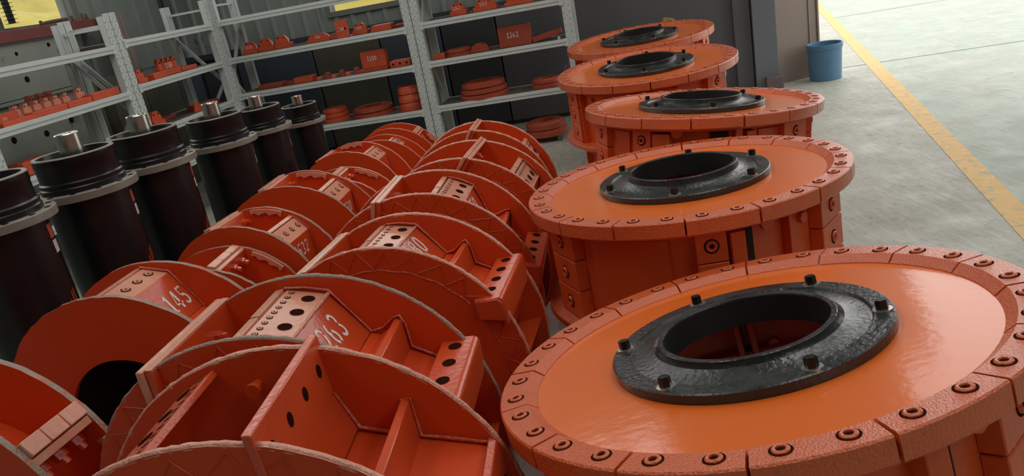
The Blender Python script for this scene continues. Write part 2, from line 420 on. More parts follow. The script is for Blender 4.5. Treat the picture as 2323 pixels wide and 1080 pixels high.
# left wall: local x along the rack (to the back), y to the left
LO = Vector((-2.615, 8.4326, 0)); NL = -AX
WLo = LO + NL * 1.3
TL = Matrix(((AN.x, NL.x, 0, WLo.x), (AN.y, NL.y, 0, WLo.y), (0, 0, 1, 0), (0, 0, 0, 1)))
wl = MB()
WX0, WX1, WZ0, WZ1 = -4.2, -0.34, 2.03, 3.3
for x0, x1, z0, z1 in ((-14, WX0, 0, ROOF), (WX1, 1.66, 0, ROOF), (WX0, WX1, 0, WZ0), (WX0, WX1, WZ1, ROOF)):
    wl.box(x0, x1, 0.03, 0.13, z0, z1, TL, 0)
corrugated(wl, WX1 + 0.08, 1.20, 1.4, ROOF, TL, m=0, y=0.02, pitch=0.24)
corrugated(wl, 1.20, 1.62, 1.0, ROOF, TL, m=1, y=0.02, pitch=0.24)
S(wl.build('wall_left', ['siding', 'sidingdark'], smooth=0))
w2 = MB()
for x0, x1, z0, z1 in ((WX0 - .05, WX0, WZ0 - .05, WZ1 + .05), (WX1, WX1 + .07, WZ0 - .05, WZ1 + .05), (WX0, WX1, WZ0 - .05, WZ0), (WX0, WX1, WZ1, WZ1 + .05), (-1.34, -1.28, WZ0, WZ1)):
    w2.box(x0, x1, -0.02, 0.10, z0, z1, TL)
S(w2.build('window_2', 'frame', smooth=0, bevel=0.003))
# rear wall behind the viewer and roof
wf = MB(); wf.box(-9, 5.0, -6.2, -6.0, 0, ROOF); S(wf.build('wall_front', 'siding', smooth=0))
wr = MB(); wr.box(5.0, 5.2, -6.2, 5.5, 0, ROOF); S(wr.build('light_block_wall', 'siding', smooth=0))  # unseen wall added to cut side light from the open right
rf = MB()
# roof sheets with an unseen skylight gap added for top light
RT = wall_T(Vector((3.1, 8.5, 0)), AX, AN)
for x0, x1 in ((-9.5, -4.7), (-4.2, 2.2)):
    rf.box(x0, x1, -16, 0.3, ROOF, ROOF + 0.06, RT)
S(rf.build('ceiling', 'roof', smooth=0))

# ground and yellow crop outside the windows
fo = MB()
def hill(x, y): return 0
gs = 26
vs = []; fs = []
base = WLo + NL * 5.0 + AN * 3.0
for iy in range(gs + 1):
    for ix in range(gs + 1):
        a = -16 + 44 * ix / gs; t = iy / gs
        p = base + AN * a + NL * (t * 12)
        vs.append((p.x, p.y, 0.2 + 5.0 * t ** 0.8 + random.uniform(-.22, .22)))
for iy in range(gs):
    for ix in range(gs):
        i = iy * (gs + 1) + ix; fs.append((i, i + 1, i + gs + 2, i + gs + 1))
fo.add(vs, fs)
vs = []; fs = []
base = WB + AN * 4.0 - AX * 14
for iy in range(gs + 1):
    for ix in range(gs + 1):
        a = 22 * ix / gs; t = iy / gs
        p = base + AX * a * (0.55) + AN * (t * 12)
        vs.append((p.x, p.y, 0.2 + 5.0 * t ** 0.8 + random.uniform(-.22, .22)))
for iy in range(gs):
    for ix in range(gs):
        i = iy * (gs + 1) + ix; fs.append((i, i + 1, i + gs + 2, i + gs + 1))
fo.add(vs, fs)
o = fo.build('crop_field', 'field', smooth=80)
tag(o, 'bright yellow crop on the slope outside the windows', 'field'); o['kind'] = 'stuff'

# things against the left wall: red beam, pale machine panel with round holes, corrugated sheet, screw
def TLf(y=0.0): return TL @ Matrix.Translation((0, y, 0))
bmr = thing('steel_beam', 'dull red steel beam with rusty bolts lying below the left window', 'beam', TL @ Vector((-1.5, -0.14, 0)), 0)
def wchild(mb, name, mats, root, **kw):
    o = mb.build(name, mats, root, **kw)
    o.matrix_parent_inverse = Matrix.Translation(-Vector(root.location)) if root.rotation_euler.z == 0 else root.matrix_basis.inverted()
    return o
q = MB(); T = TL
q.box(-3.4, -0.22, -0.20, -0.19, 1.90, 2.0, T); q.box(-3.4, -0.22, -0.19, -0.10, 1.99, 2.0, T); q.box(-3.4, -0.22, -0.19, -0.10, 1.90, 1.91, T)
wchild(q, 'web', 'beamred', bmr, bevel=0.003)
for i, (x, h) in enumerate(((-0.98, .05), (-.72, .035), (-.55, .06), (-.40, .07), (-.34, .06), (-2.1, .05))):
    q = MB(); q.cyl((x, -0.15, 2.0), 0.014, h, n=8, T=T); q.cyl((x, -0.15, 2.0), 0.026, 0.02, n=6, T=T)
    wchild(q, 'bolt', 'rust', bmr)
q = MB(); q.tube([T @ Vector((-1.0, -.16, 2.02)), T @ Vector((-.85, -.17, 2.03)), T @ Vector((-.62, -.15, 2.035))], 0.016, 8); wchild(q, 'rod', 'rust', bmr)
sl = thing('machine_panel', 'pale grey machine panel with round holes standing behind the left shelves', 'panel', TL @ Vector((-2.2, -0.1, 0)), 0)
q = MB(); q.box(-3.4, -0.84, -0.16, -0.10, 1.42, 1.88, T); wchild(q, 'upper_plate', 'slab', sl, bevel=0.006)
q = MB(); q.box(-3.4, -0.74, -0.18, -0.10, 1.385, 1.415, T); wchild(q, 'ledge', 'slab', sl, bevel=0.004)
q = MB(); q.box(-3.4, -0.80, -0.15, -0.09, 0.35, 1.38, T); wchild(q, 'lower_plate', 'slab', sl, bevel=0.006)
q = MB(); q.box(-0.79, -0.50, -0.12, -0.04, 0.3, 1.88, T); wchild(q, 'side_plate', 'slabdark', sl, bevel=0.006)
for (x, z, r, y) in ((-1.41, 1.57, .028, -.161), (-1.12, 1.66, .018, -.161), (-1.42, 1.80, .018, -.161), (-1.0, 1.83, .02, -.161), (-1.41, 1.07, .03, -.151), (-1.05, 1.12, .03, -.151), (-1.8, 1.10, .03, -.151), (-0.62, 1.5, .022, -.121)):
    q = MB(); q.cyl((x, y - 0.002, z), r, 0.004, 'Y', 14, T=T); wchild(q, 'bolt_hole', 'hole', sl)
cs = MB(); corrugated(cs, -0.30, 0.10, 1.45, 2.03, TL, pitch=0.07, depth=0.03, y=-0.25); corrugated(cs, -0.30, 0.10, 1.45, 2.03, TL, pitch=0.07, depth=0.03, y=-0.246)
tag(cs.build('corrugated_sheet', mat('pinkish_grey_sheet', (0.30, 0.25, 0.23), 0.55, var=0.2, vscale=8), smooth=0), 'offcut of pinkish grey corrugated sheet beside the red beam end', 'sheet')
sb = thing('wooden_crate', 'dusty brown grey crate stack behind the left shelves near the corner', 'crate', TL @ Vector((0.3, -0.2, 0)), 0)
for (x0, x1, z0, z1, mm) in ((-.45, .10, 0, 1.42, 'slabdark'), (.12, .75, 0, 1.22, 'panelolive'), (.77, 1.3, 0, 1.30, 'panelblue')):
    q = MB(); q.box(x0, x1, -0.22, -0.02, z0, z1, T); wchild(q, 'crate_side', mm, sb, bevel=0.01)
sp = MB()
for i in range(12):
    z = 2.06 + i * 0.035
    sp.cyl((-1.262, -0.10, z), 0.062, 0.006, n=20, r2=0.02, T=T); sp.cyl((-1.262, -0.10, z + .006), 0.03, 0.029, n=12, T=T)
tag(sp.build('threaded_spindle', 'spring', smooth=30), 'dark ribbed spindle standing at the left window edge', 'spindle')
# window sill debris strip
# ------------------------------------------------------------------ storage racks
def post(mb, x, y, z0, z1, wx=0.085, wy=0.06, T=None, m=0):
    t = 0.004
    # front web with folded side flanges (open towards the shelf depth)
    mb.box(x - wx / 2, x + wx / 2, y, y + t, z0, z1, T, m)
    mb.box(x - wx / 2, x - wx / 2 + t, y, y + wy, z0, z1, T, m)
    mb.box(x + wx / 2 - t, x + wx / 2, y, y + wy, z0, z1, T, m)
    mb.box(x - wx / 2, x - wx / 2 + 0.025, y + wy - t, y + wy, z0, z1, T, m)
    mb.box(x + wx / 2 - 0.025, x + wx / 2, y + wy - t, y + wy, z0, z1, T, m)
    for fx in (-0.012, 0.012):
        mb.box(x + fx - 0.003, x + fx + 0.003, y - 0.003, y, z0, z1, T, m)
def perfs(mb, x, y, z0, z1, T):
    z = z0 + 0.03
    while z < z1 - 0.02:
        for sx in (-0.027, 0.027):
            mb.cyl((x + sx, y - 0.0015, z), 0.0040, 0.002, 'Y', 6, T=T)
            mb.box(x + sx * 1.0 - 0.0012, x + sx * 1.0 + 0.0012, y - 0.0012, y + 0.001, z - 0.014, z - 0.004, T)
        mb.cyl((x, y - 0.004, z + 0.025), 0.003, 0.002, 'Y', 6, T=T)
        z += 0.06
def rack(name_label, T0, x0, x1, zs, top, depth=0.5, left=True, right=True, beam=0.062, group='grey shelving bays'):
    root = thing('storage_rack', name_label, 'shelving', T0 @ Vector(((x0 + x1) / 2, 0, 0)), 0, group)
    def add(mb, name, mats, **kw): return wchild(mb, name, mats, root, **kw)
    hw = 0.0425
    for side, px in ((0, x0 + hw), (1, x1 - hw)):
        for yy in (0.0, depth - 0.06):
            q = MB(); post(q, px, yy, 0.0, top, T=T0); p = add(q, 'upright', 'rack')
            if yy == 0.0:
                q = MB(); perfs(q, px, yy, 0.02, top, T0); f = q.build('perforations', 'perf', p, smooth=0); f['kind'] = 'stuff'
        # side braces
        zz = 0.15; flip = False
        for zb_ in (top - 0.10, 0.08):
            q = MB(); q.box(px - 0.012, px + 0.012, 0.05, depth - 0.05, zb_, zb_ + .02, T0); add(q, 'cross_brace', 'rack')
        while zz + 0.5 < top:
            a, b = Vector((px, 0.05, zz)), Vector((px, depth - 0.05, zz + 0.5))
            if flip: a.z, b.z = b.z, a.z
            q = MB(); dv = (b - a).normalized(); up = Vector((1, 0, 0)).cross(dv)
            TT = T0 @ Matrix(((1, dv.x, up.x, a.x), (0, dv.y, up.y, a.y), (0, dv.z, up.z, a.z), (0, 0, 0, 1)))
            q.box(-0.011, 0.011, 0, (b - a).length, -0.016, 0.016, TT); add(q, 'diagonal_brace', 'rack')
            zz += 0.5; flip = not flip
    for z in zs:
        for yy, sg in ((0.0, -1), (depth - 0.03, 1)):
            q = MB(); a0, a1 = x0 + 0.085, x1 - 0.085
            yb = yy - 0.006 if sg < 0 else yy
            q.box(a0, a1, yb, yb + 0.03, z, z + beam, T0); 
            if sg < 0:
                q.box(a0, a1, yb - 0.008, yb, z + beam * 0.52, z + beam, T0)
            for aa in (a0 - 0.02, a1 - 0.02): q.box(aa, aa + 0.04, yb - 0.003, yb + 0.0, z - 0.008, z + beam + 0.006, T0)
            add(q, 'shelf_beam', 'rack', bevel=0.003)
        q = MB(); q.box(x0 + 0.09, x1 - 0.09, 0.024, depth - 0.03, z + beam - 0.018, z + beam - 0.002, T0); add(q, 'shelf_board', 'board')
    return root
TB = wall_T(Vector((0.5, 7.75, 0)), AX, AN)
rack('grey shelving bay against the back wall, its wide left bay holding 1180 parts', TB, -3.22, -1.105, (0.47, 0.93, 1.31, 1.70), 2.0)
rack('grey shelving bay against the back wall, right one beside the charcoal wall', TB, -1.10, 0.47, (0.485, 0.94, 1.325, 1.72), 2.0)
TR = Matrix(((AN.x, NL.x, 0, LO.x), (AN.y, NL.y, 0, LO.y), (0, 0, 1, 0), (0, 0, 0, 1)))
rack('grey shelving bay along the left wall, cut by the left edge of the photo', TR, -3.25, -1.60, (0.52, 0.90, 1.27, 1.655), 1.96)
rack('grey shelving bay along the left wall running into the corner', TR, -1.595, 0.0, (0.52, 0.895, 1.30, 1.685), 1.98)
BD = 0.06

# ------------------------------------------------------------------ shelf items
def lug_bracket(T, x, z, w, h, y=0.14, d=0.12, text=None, m='item', label='', group=None, lugs=1, name='lug_bracket'):
    root = thing(name, label, 'bracket', T @ Vector((x + w / 2, y, z)), 0, group)
    q = MB(); q.box(x, x + w, y, y + d, z, z + h * 0.36, T); wchild(q, 'foot_plate', m, root, bevel=0.004)
    for i in range(lugs):
        a = x + w * i / lugs; ww = w / lugs
        q = MB(); q.prism([(a + ww * .06, z + h * .36), (a + ww * .94, z + h * .36), (a + ww * .90, z + h * .66), (a + ww * .68, z + h), (a + ww * .32, z + h), (a + ww * .10, z + h * .66)], y + 0.02, y + 0.06, T)
        p = wchild(q, 'lug', m, root, bevel=0.003)
        for fx in ((.30, .70) if lugs == 1 else (.5,)):
            q = MB(); q.cyl((a + ww * fx, y + 0.0185, z + h * .80), min(w, h) * 0.06, 0.002, 'Y', 10, T=T)
            c = q.build('bolt_hole', 'hole', p); c.matrix_parent_inverse = Matrix.Translation(-Vector(root.location)) if False else p.matrix_parent_inverse.copy() @ Matrix.Identity(4)
            c.parent = root; c.matrix_parent_inverse = Matrix.Translation(-Vector(root.location))
    if text:
        sz = min(h * 0.30, w / (0.9 * len(text)))
        Tt = T @ frame_T((x + w / 2 - sz * 0.36 * len(text), y + 0.018 if lugs == 1 else y - .001, z + h * 0.42), (1, 0, 0), (0, 0, 1))
        q = MB(); stencil(q, text, sz, Tt); wchild(q, 'number_marking', 'white', root, smooth=0)
    return root
def slab_item(T, x, z, w, h, y=0.10, d=0.14, m='item', label='', cat='plate', name='flat_bar', text=None, rot=0.0, group=None, slots=0):
    root = thing(name, label, cat, T @ Vector((x + w / 2, y, z)), 0, group)
    T2 = T @ Matrix.Translation((x, y, z)) @ Matrix.Rotation(rot, 4, 'Y')
    q = MB(); q.prism([(0, 0), (w, 0), (w, h * .9), (w * .97, h), (w * .03, h), (0, h * .9)], 0, d, T2); wchild(q, 'body', m, root, bevel=0.004)
    for i in range(slots):
        q = MB(); xx = w * (i + .5) / slots; q.cyl((xx, -0.0015, h * .5), min(h * .22, .012), 0.002, 'Y', 10, T=T2); wchild(q, 'bolt_hole', 'hole', root)
    if text:
        sz = min(h * 0.27, w / (1.1 * len(text)))
        Tt = T2 @ frame_T((w / 2 - sz * 0.36 * len(text), -0.0005, h * 0.42), (1, 0, 0), (0, 0, 1))
        q = MB(); stencil(q, text, sz, Tt); wchild(q, 'number_marking', 'white', root, smooth=0)
    return root
def disc_item(T, x, y, z, r, h, m='item', label='', cat='disc', name='wear_disc', rings=1, group=None):
    root = thing(name, label, cat, T @ Vector((x, y, z)), 0, group)
    for i in range(rings):
        q = MB(); zz = i * h; rr = r * (1 - 0.06 * i)
        q.lathe([(rr * .45, zz), (rr, zz), (rr, zz + h * .62), (rr * .96, zz + h * .7), (rr * .9, zz + h * .75), (rr * .86, zz + h * .92), (rr * .5, zz + h * .98), (rr * .45, zz + h * .9)], 40, T @ Matrix.Translation((x, y, z)), closed=True)
        wchild(q, 'ring' if i else 'base_ring', m, root)
    return root
g3 = 'orange parts on the third shelf of the left back bay'
z3 = 1.31 + BD
lug_bracket(TB, -3.04, z3, .17, .125, text='1150', label='orange lug bracket at the left end of the upper shelf, pale number on its face', group=g3)
lug_bracket(TB, -2.86, z3, .175, .13, label='orange lug bracket in the middle of the three on the upper shelf', group=g3)
lug_bracket(TB, -2.675, z3, .175, .135, label='orange lug bracket on the right of the three on the upper shelf', group=g3)
lug_bracket(TB, -2.31, z3, .27, .085, text='1150', label='long low orange bracket numbered 1150 on the upper shelf', group=g3)
slab_item(TB, -2.02, z3, .11, .06, m='itemdull', label='small dull red block between the 1150 bracket and the 1180 plate', name='small_block', cat='block', group=g3)
slab_item(TB, -1.94, z3, .14, .175, y=.08, d=.02, text='1180', label='tall upright orange plate numbered 1180 on the upper shelf', name='upright_plate', slots=2, group=g3)
lug_bracket(TB, -1.795, z3, .165, .115, text='1180', label='orange bracket numbered 1180 right of the upright plate', group=g3)
slab_item(TB, -1.57, z3, .21, .062, label='plain orange bar on the right of the upper shelf', group=g3)
slab_item(TB, -1.36, z3, .12, .03, y=.2, m='itemdull', label='thin dull plate behind the bar at the upright', name='thin_plate', group=g3)
g2 = 'orange parts on the middle shelf of the left back bay'
z2 = 0.93 + BD
slab_item(TB, -2.97, z2, .28, .045, y=.12, m='itemdull', label='flat dusty red plate at the left of the middle shelf', name='flat_plate', group=g2)
disc_item(TB, -2.62, .28, z2, .11, .03, m='itemdull', label='low dusty disc behind the left plates of the middle shelf', rings=1, group=g2)
slab_item(TB, -2.54, z2, .21, .062, label='bright orange block on the middle shelf left half', name='orange_block', cat='block', group=g2)
for i in range(6):
    disc_item(TB, -2.26 + i * .082, .12 + .05 * (i % 2), z2, .036, .032, m='itemdull' if i % 2 else 'item', rings=1 + i % 2, name='small_bushing', cat='bushing',
              label=('%s small bushing from the left in the loose row beside the 1180 box' % ['first', 'second', 'third', 'fourth', 'fifth', 'sixth'][i]), group='small bushings on the middle shelf')
slab_item(TB, -1.80, z2, .32, .03, y=.06, d=.3, m='itemdull', label='flat plate lying under the 1180 box plate', name='flat_plate', group=g2)
slab_item(TB, -1.77, z2 + .031, .27, .175, y=.14, d=.09, text='1180', label='large orange box plate numbered 1180 on the middle shelf', name='box_plate', cat='box', group=g2)
slab_item(TB, -1.46, z2, .22, .065, label='orange bar right of the 1180 box plate', group=g2, slots=3)
z1 = 0.47 + BD
disc_item(TB, -2.22, .22, z1, .15, .048, label='orange ring pile beside the last black cylinder', rings=3)
disc_item(TB, -1.80, .25, z1, .23, .05, m='itemdull', label='wide dusty red ring pile in the middle of the low shelf', rings=2)
disc_item(TB, -1.36, .20, z1, .125, .085, label='tall orange ring stack near the double upright', rings=3)
# right bay
ze = 1.325 + BD
lug_bracket(TB, -.74, ze, .17, .125, text='1263', label='orange lug bracket numbered 1263 at the top left of the right bay', name='lug_bracket')
lug_bracket(TB, -.50, ze, .24, .12, text='1263', label='wider orange bracket numbered 1263 second on the top shelf')
lug_bracket(TB, -.18, ze, .28, .10, label='low orange bracket third on the top shelf of the right bay')
zf = 0.94 + BD
slab_item(TB, -.99, zf, .12, .05, m='item', label='small orange plate at the left end of the right bay middle shelf', name='small_plate')
disc_item(TB, -.74, .22, zf, .14, .035, m='itemdull', label='dusty ring pair on the right bay middle shelf', rings=2)
lug_bracket(TB, -.61, zf, .2, .085, m='itemdull', label='dusty low bracket with a bright scrape left of the 1263 box')
slab_item(TB, -.30, zf, .33, .20, y=.14, d=.09, m='itemdull', text='1263', label='large dull orange box plate numbered 1263', name='box_plate', cat='box')
slab_item(TB, .04, zf, .30, .05, y=.15, d=.1, m='itemdull', rot=-0.16, label='tilted dusty bar leaning up at the right of the 1263 box', name='tilted_bar')
q = MB(); q.box(.30, .325, .05, .06, zf, zf + .03, TB); tag(q.build('paper_tag', 'labelwhite'), 'tiny white tag on the shelf edge beside the right upright', 'tag')
zg = 0.485 + BD
disc_item(TB, -.56, .24, zg, .26, .055, m='itemdull', label='wide dull orange ring pile on the low shelf of the right bay', rings=3)
disc_item(TB, .10, .24, zg, .16, .045, m='itemdull', label='smaller dusty ring pile right on the low shelf', rings=2)
disc_item(TB, .02, .22, .06, .22, .075, m='itemdull', label='dull red ring pile near the floor under the right bay', rings=2)
q = MB(); 
for a in (-.12, .14): q.box(a, a + .05, .05, .40, 0, .06, TB)
tag(q.build('timber_bearer', 'slabdark', bevel=.004), 'pair of timber bearers under the ring pile on the floor', 'timber')
# left wall racks (x grows to the back, y to the left)
zl = 1.27 + BD
slab_item(TR, -3.05, zl, .26, .09, y=.10, d=.02, m='item', text='114', label='orange plate numbered 114 at the left edge of the photo', name='numbered_plate')
slab_item(TR, -3.04, zl, .29, .035, y=.02, d=.06, label='orange bar lying at the left end of the shelf edge')
slab_item(TR, -2.74, zl, .36, .045, y=.03, d=.08, label='orange bar in front of the pointed lugs, nearer one')
slab_item(TR, -2.37, zl, .28, .045, y=.03, d=.08, label='orange bar in front of the pointed lugs, farther one')
for i in range(6):
    x = -2.79 + i * .105
    lug_bracket(TR, x, zl, .092, .115, y=.13, d=.08, m='itempale', lugs=1, name='pointed_lug',
                label=('%s pale orange pointed lug in the front row on the left shelf' % ['first', 'second', 'third', 'fourth', 'fifth', 'sixth'][i]), group='pointed lugs on the left shelf')
for i in range(3):
    lug_bracket(TR, -2.46 + i * .10, zl, .092, .15, y=.27, d=.08, m='itemdull', lugs=1, name='pointed_lug',
                label=['leftmost dull red lug in the row behind the pale pointed ones', 'middle dull red lug in the row behind the pale pointed ones', 'rightmost dull red lug in the row behind the pale pointed ones'][i], group='rear pointed lugs on the left shelf')
lug_bracket(TR, -2.13, zl, .11, .125, y=.11, d=.06, m='itempale', label='single pale orange lug right of the pointed row', name='pointed_lug')
slab_item(TR, -2.08, zl, .24, .06, y=.03, d=.09, label='orange block right of the single lug', name='orange_block', cat='block')
slab_item(TR, -1.84, zl, .13, .06, y=.05, d=.10, label='last orange block before the double upright', name='orange_block', cat='block')
zl2 = 1.30 + BD
lug_bracket(TR, -1.40, zl2, .13, .12, y=.06, label='orange lug bracket just behind the double upright')
slab_item(TR, -1.19, zl2, .20, .055, y=.05, label='orange block between two brackets on the corner bay', name='orange_block', cat='block')
lug_bracket(TR, -.98, zl2, .32, .16, y=.10, label='dark orange bracket with pointed teeth on the corner bay', lugs=4, text='1150')
slab_item(TR, -.64, zl2, .27, .04, y=.10, label='flat orange plate right of the toothed bracket', name='flat_plate')
zl3 = .895 + BD
lug_bracket(TR, -1.38, zl3, .17, .14, y=.06, label='orange bracket low behind the second black cylinder')
slab_item(TR, -.66, zl3, .16, .10, y=.08, d=.03, rot=0.35, label='orange plate leaning above the third black cylinder', name='leaning_plate')
slab_item(TR, -.46, zl3, .40, .045, y=.16, m='itemdull', label='dusty red plates at the corner end of the low shelf', name='flat_plate')
slab_item(TR, -1.15, zl3, .42, .03, y=.26, m='itemdull', label='dusty flat plate at the back of the corner bay low shelf', name='flat_plate')
slab_item(TR, -2.95, .90 + BD, .30, .10, y=.08, m='item', label='orange block seen between the two nearest black cylinders', name='orange_block', cat='block')
slab_item(TR, -2.5, .90 + BD, .35, .06, y=.08, m='itemdull', label='dull red plate on the low shelf behind the second cylinder', name='flat_plate')

# ------------------------------------------------------------------ black cylinders
hexbolt = MB(); hexbolt.cyl((0, 0, 0), 0.020, 0.022, n=6)
ME_HEX = mesh_only(hexbolt, 'hex_bolt', 'bolt', smooth=0)
def cylinder(x, y, zr, r, label, labels=True):
    root = thing('hydraulic_cylinder', label, 'cylinder', (x, y, 0), 0, 'black cylinders in a row beside the left shelves')
    k = r / 0.18
    zf = zr - 0.165 * k                       # flange top
    rf = r * 1.30
    q = MB(); q.lathe([(r * 1.03, 0), (r * 1.03, zf - .03 * k), (r * .9, zf - .03 * k), (r * .9, 0)], 56, closed=True); q.build('barrel', 'cyl', root)
    q = MB(); q.lathe([(r * .9, zf - .035 * k), (rf, zf - .035 * k), (rf + .0, zf - .002), (rf - .003, zf), (r * .9, zf)], 56, closed=True)
    fl = q.build('flange', 'cylrim', root)
    q = MB(); q.cyl((0, 0, 0), 0.013 * k, 0.0025, n=12); mh = mesh_only(q, 'flange_hole', 'hole', smooth=0)
    for i in range(12):
        a = 2 * PI * i / 12 + .2; inst(mh, 'flange_hole', fl, ((r * 1.17) * math.cos(a), (r * 1.17) * math.sin(a), zf - .001))
    q = MB(); q.lathe([(r * .93, zf - .02), (r * 1.055, zf), (r * 1.055, zf + .022 * k), (r * 1.02, zf + .028 * k), (r * 1.035, zf + .034 * k), (r * 1.035, zf + .045 * k), (r * .985, zf + .052 * k),
                       (r * .985, zr - .045 * k), (r, zr - .04 * k), (r, zr - .004), (r - .004, zr), (r - .018 * k, zr), (r - .02 * k, zr - .003), (r - .02 * k, zf - .02)], 56, closed=True)
    q.build('collar', 'cyl', root)
    q = MB(); q.lathe([(r + .0006, zr - .005), (r - .0035, zr + .0006), (r - .0185 * k, zr + .0006), (r - .0205 * k, zr - .002)], 56); q.build('collar_lip', 'cylrim', root)
    q = MB(); q.lathe([(0.0, zf + .01), (r * .89, zf + .01), (r * .89, zf + .02), (0, zf + .02)], 40); q.build('piston_face', 'cyl', root)
    pr = r * .30
    q = MB(); q.lathe([(pr, zf + .02), (pr, zr + .085 * k), (pr - .004, zr + .089 * k), (pr * .55, zr + .089 * k), (pr * .5, zr + .085 * k), (pr * .5, zf + .03)], 40)
    q.build('steel_rod', 'steel', root, label='bright turned steel rod')
    if labels:
        # paper labels and stencil strokes wrapped on the barrel, on the side facing the aisle
        rr = r * 1.03 + .0012
        for (a0, a1, z0, z1, mm, nm) in ((5, 19, zf - .13 * k, zf - .07 * k, 'labelorange', 'orange_label'), (6, 19, zf - .195 * k, zf - .14 * k, 'labelwhite', 'white_label')):
            q = MB(); q.lathe([(rr, z0), (rr, z1)], 6, a0=R(a0), a1=R(a1)); q.build(nm, mm, root)
        q = MB()
        for (a0, z0, z1) in ((-6, zf - .47 * k, zf - .40 * k), (1, zf - .445 * k, zf - .37 * k), (7, zf - .43 * k, zf - .36 * k)):
            q.lathe([(rr, z0), (rr, z1)], 2, a0=R(a0), a1=R(a0 + 3.2))
        q.build('stencil_strokes', 'stencilred', root)
    return root
cylinder(-2.08, 3.15, 1.325, .18, 'black cylinder cut by the left edge of the photo, nearest of its row')
cylinder(-1.967, 3.706, 1.301, .18, 'black cylinder with steel rod, second in the row from the left edge')
cylinder(-1.862, 4.249, 1.274, .18, 'black cylinder with steel rod, in front of the double upright of the left shelves')
cylinder(-1.659, 4.817, 1.219, .168, 'black cylinder with steel rod in the middle of the row, fourth from the left')
cylinder(-1.549, 5.379, 1.162, .153, 'black cylinder with steel rod, second from the back end of its row')
cylinder(-1.396, 5.923, 1.064, .132, 'smallest black cylinder at the far end of its row, by the back shelves')

# ------------------------------------------------------------------ orange drums
csb = MB()  # countersunk ring bolt: cup with socket
csb.lathe([(0.0, -.004), (.0085, -.004), (.0085, .003), (.0135, .003), (.0145, 0.001), (.0175, -.003), (.0205, -.003)], 14)
csb_hole = None
ME_CUP = None
def cup_mesh():
    q = MB(); q.lathe([(0.0, .0006), (.0215, .0006)], 18, m=1); q.lathe([(.0085, .001), (.0095, .0045), (.0135, .0055), (.0165, .003), (.017, .0006)], 18, m=0); q.lathe([(0.0, .0014), (.0085, .0014)], 12, m=1)
    return mesh_only(q, 'recessed_bolt', ['ring', 'hole'])
ME_CUP = cup_mesh()
def big_cup():
    q = MB(); q.lathe([(0.0, .0006), (.026, .0006)], 20, m=1); q.lathe([(.008, .001), (.010, .006), (.016, .008), (.0195, .004), (.0205, .0006)], 20, m=0); q.lathe([(0.0, .003), (.008, .003)], 6, m=1)
    return mesh_only(q, 'tile_bolt', ['tile', 'hole'])
ME_TCUP = big_cup()
def seg_mesh(k=16, r0=.532, r1=.625, z0=-.055, z1=0.0, gap=.0035):
    q = MB(); a = PI / k - gap / r1 / 1.0
    q.lathe([(r0 + .004, z0), (r1 - .003, z0), (r1, z0 + .004), (r1, z1 - .004), (r1 - .004, z1), (r0 + .026, z1), (r0 + .001, z1 - .019), (r0, z1 - .024), (r0, z0 + .01)], 6, a0=-a, a1=a, closed=True)
    return mesh_only(q, 'ring_segment', 'ring')
ME_SEG = [seg_mesh()]
M['chipped'] = mat('chipped_orange_casting', (0.68, 0.115, 0.022), 0.40, var=0.10, vscale=8, bump=0.9, bscale=190, coat=0.8,
                   spot=(0.035, 0.03, 0.03), spot_amt=0.16, spot_scale=11)
_c = ME_SEG[0].copy(); _c.materials[0] = M['chipped']; ME_SEG.append(_c)
q = MB(); q.lathe([(0, 0), (.022, 0), (.022, .003), (.012, .0035)], 18); ME_WASH = mesh_only(q, 'washer', 'washer')
q = MB(); q.cyl((0, 0, 0), 0.0145, 0.020, n=6); q.cyl((0, 0, .02), 0.0125, 0.002, n=6); ME_FB = mesh_only(q, 'flange_bolt', 'bolt', smooth=0)

def tile_mesh(w, h, d, name):
    q = MB(); q.box(-d / 2, d / 2, -w / 2, w / 2, -h / 2, h / 2)
    o = q.build(name, 'tile', smooth=0); o.modifiers.new('b', 'BEVEL').width = .003
    dg = bpy.context.evaluated_depsgraph_get(); me = bpy.data.meshes.new_from_object(o.evaluated_get(dg)); me.name = name
    bpy.data.objects.remove(o); return me
ME_T3 = tile_mesh(.105, .117, .05, 'wear_tile')
ME_TW = tile_mesh(.20, .117, .05, 'wear_tile')

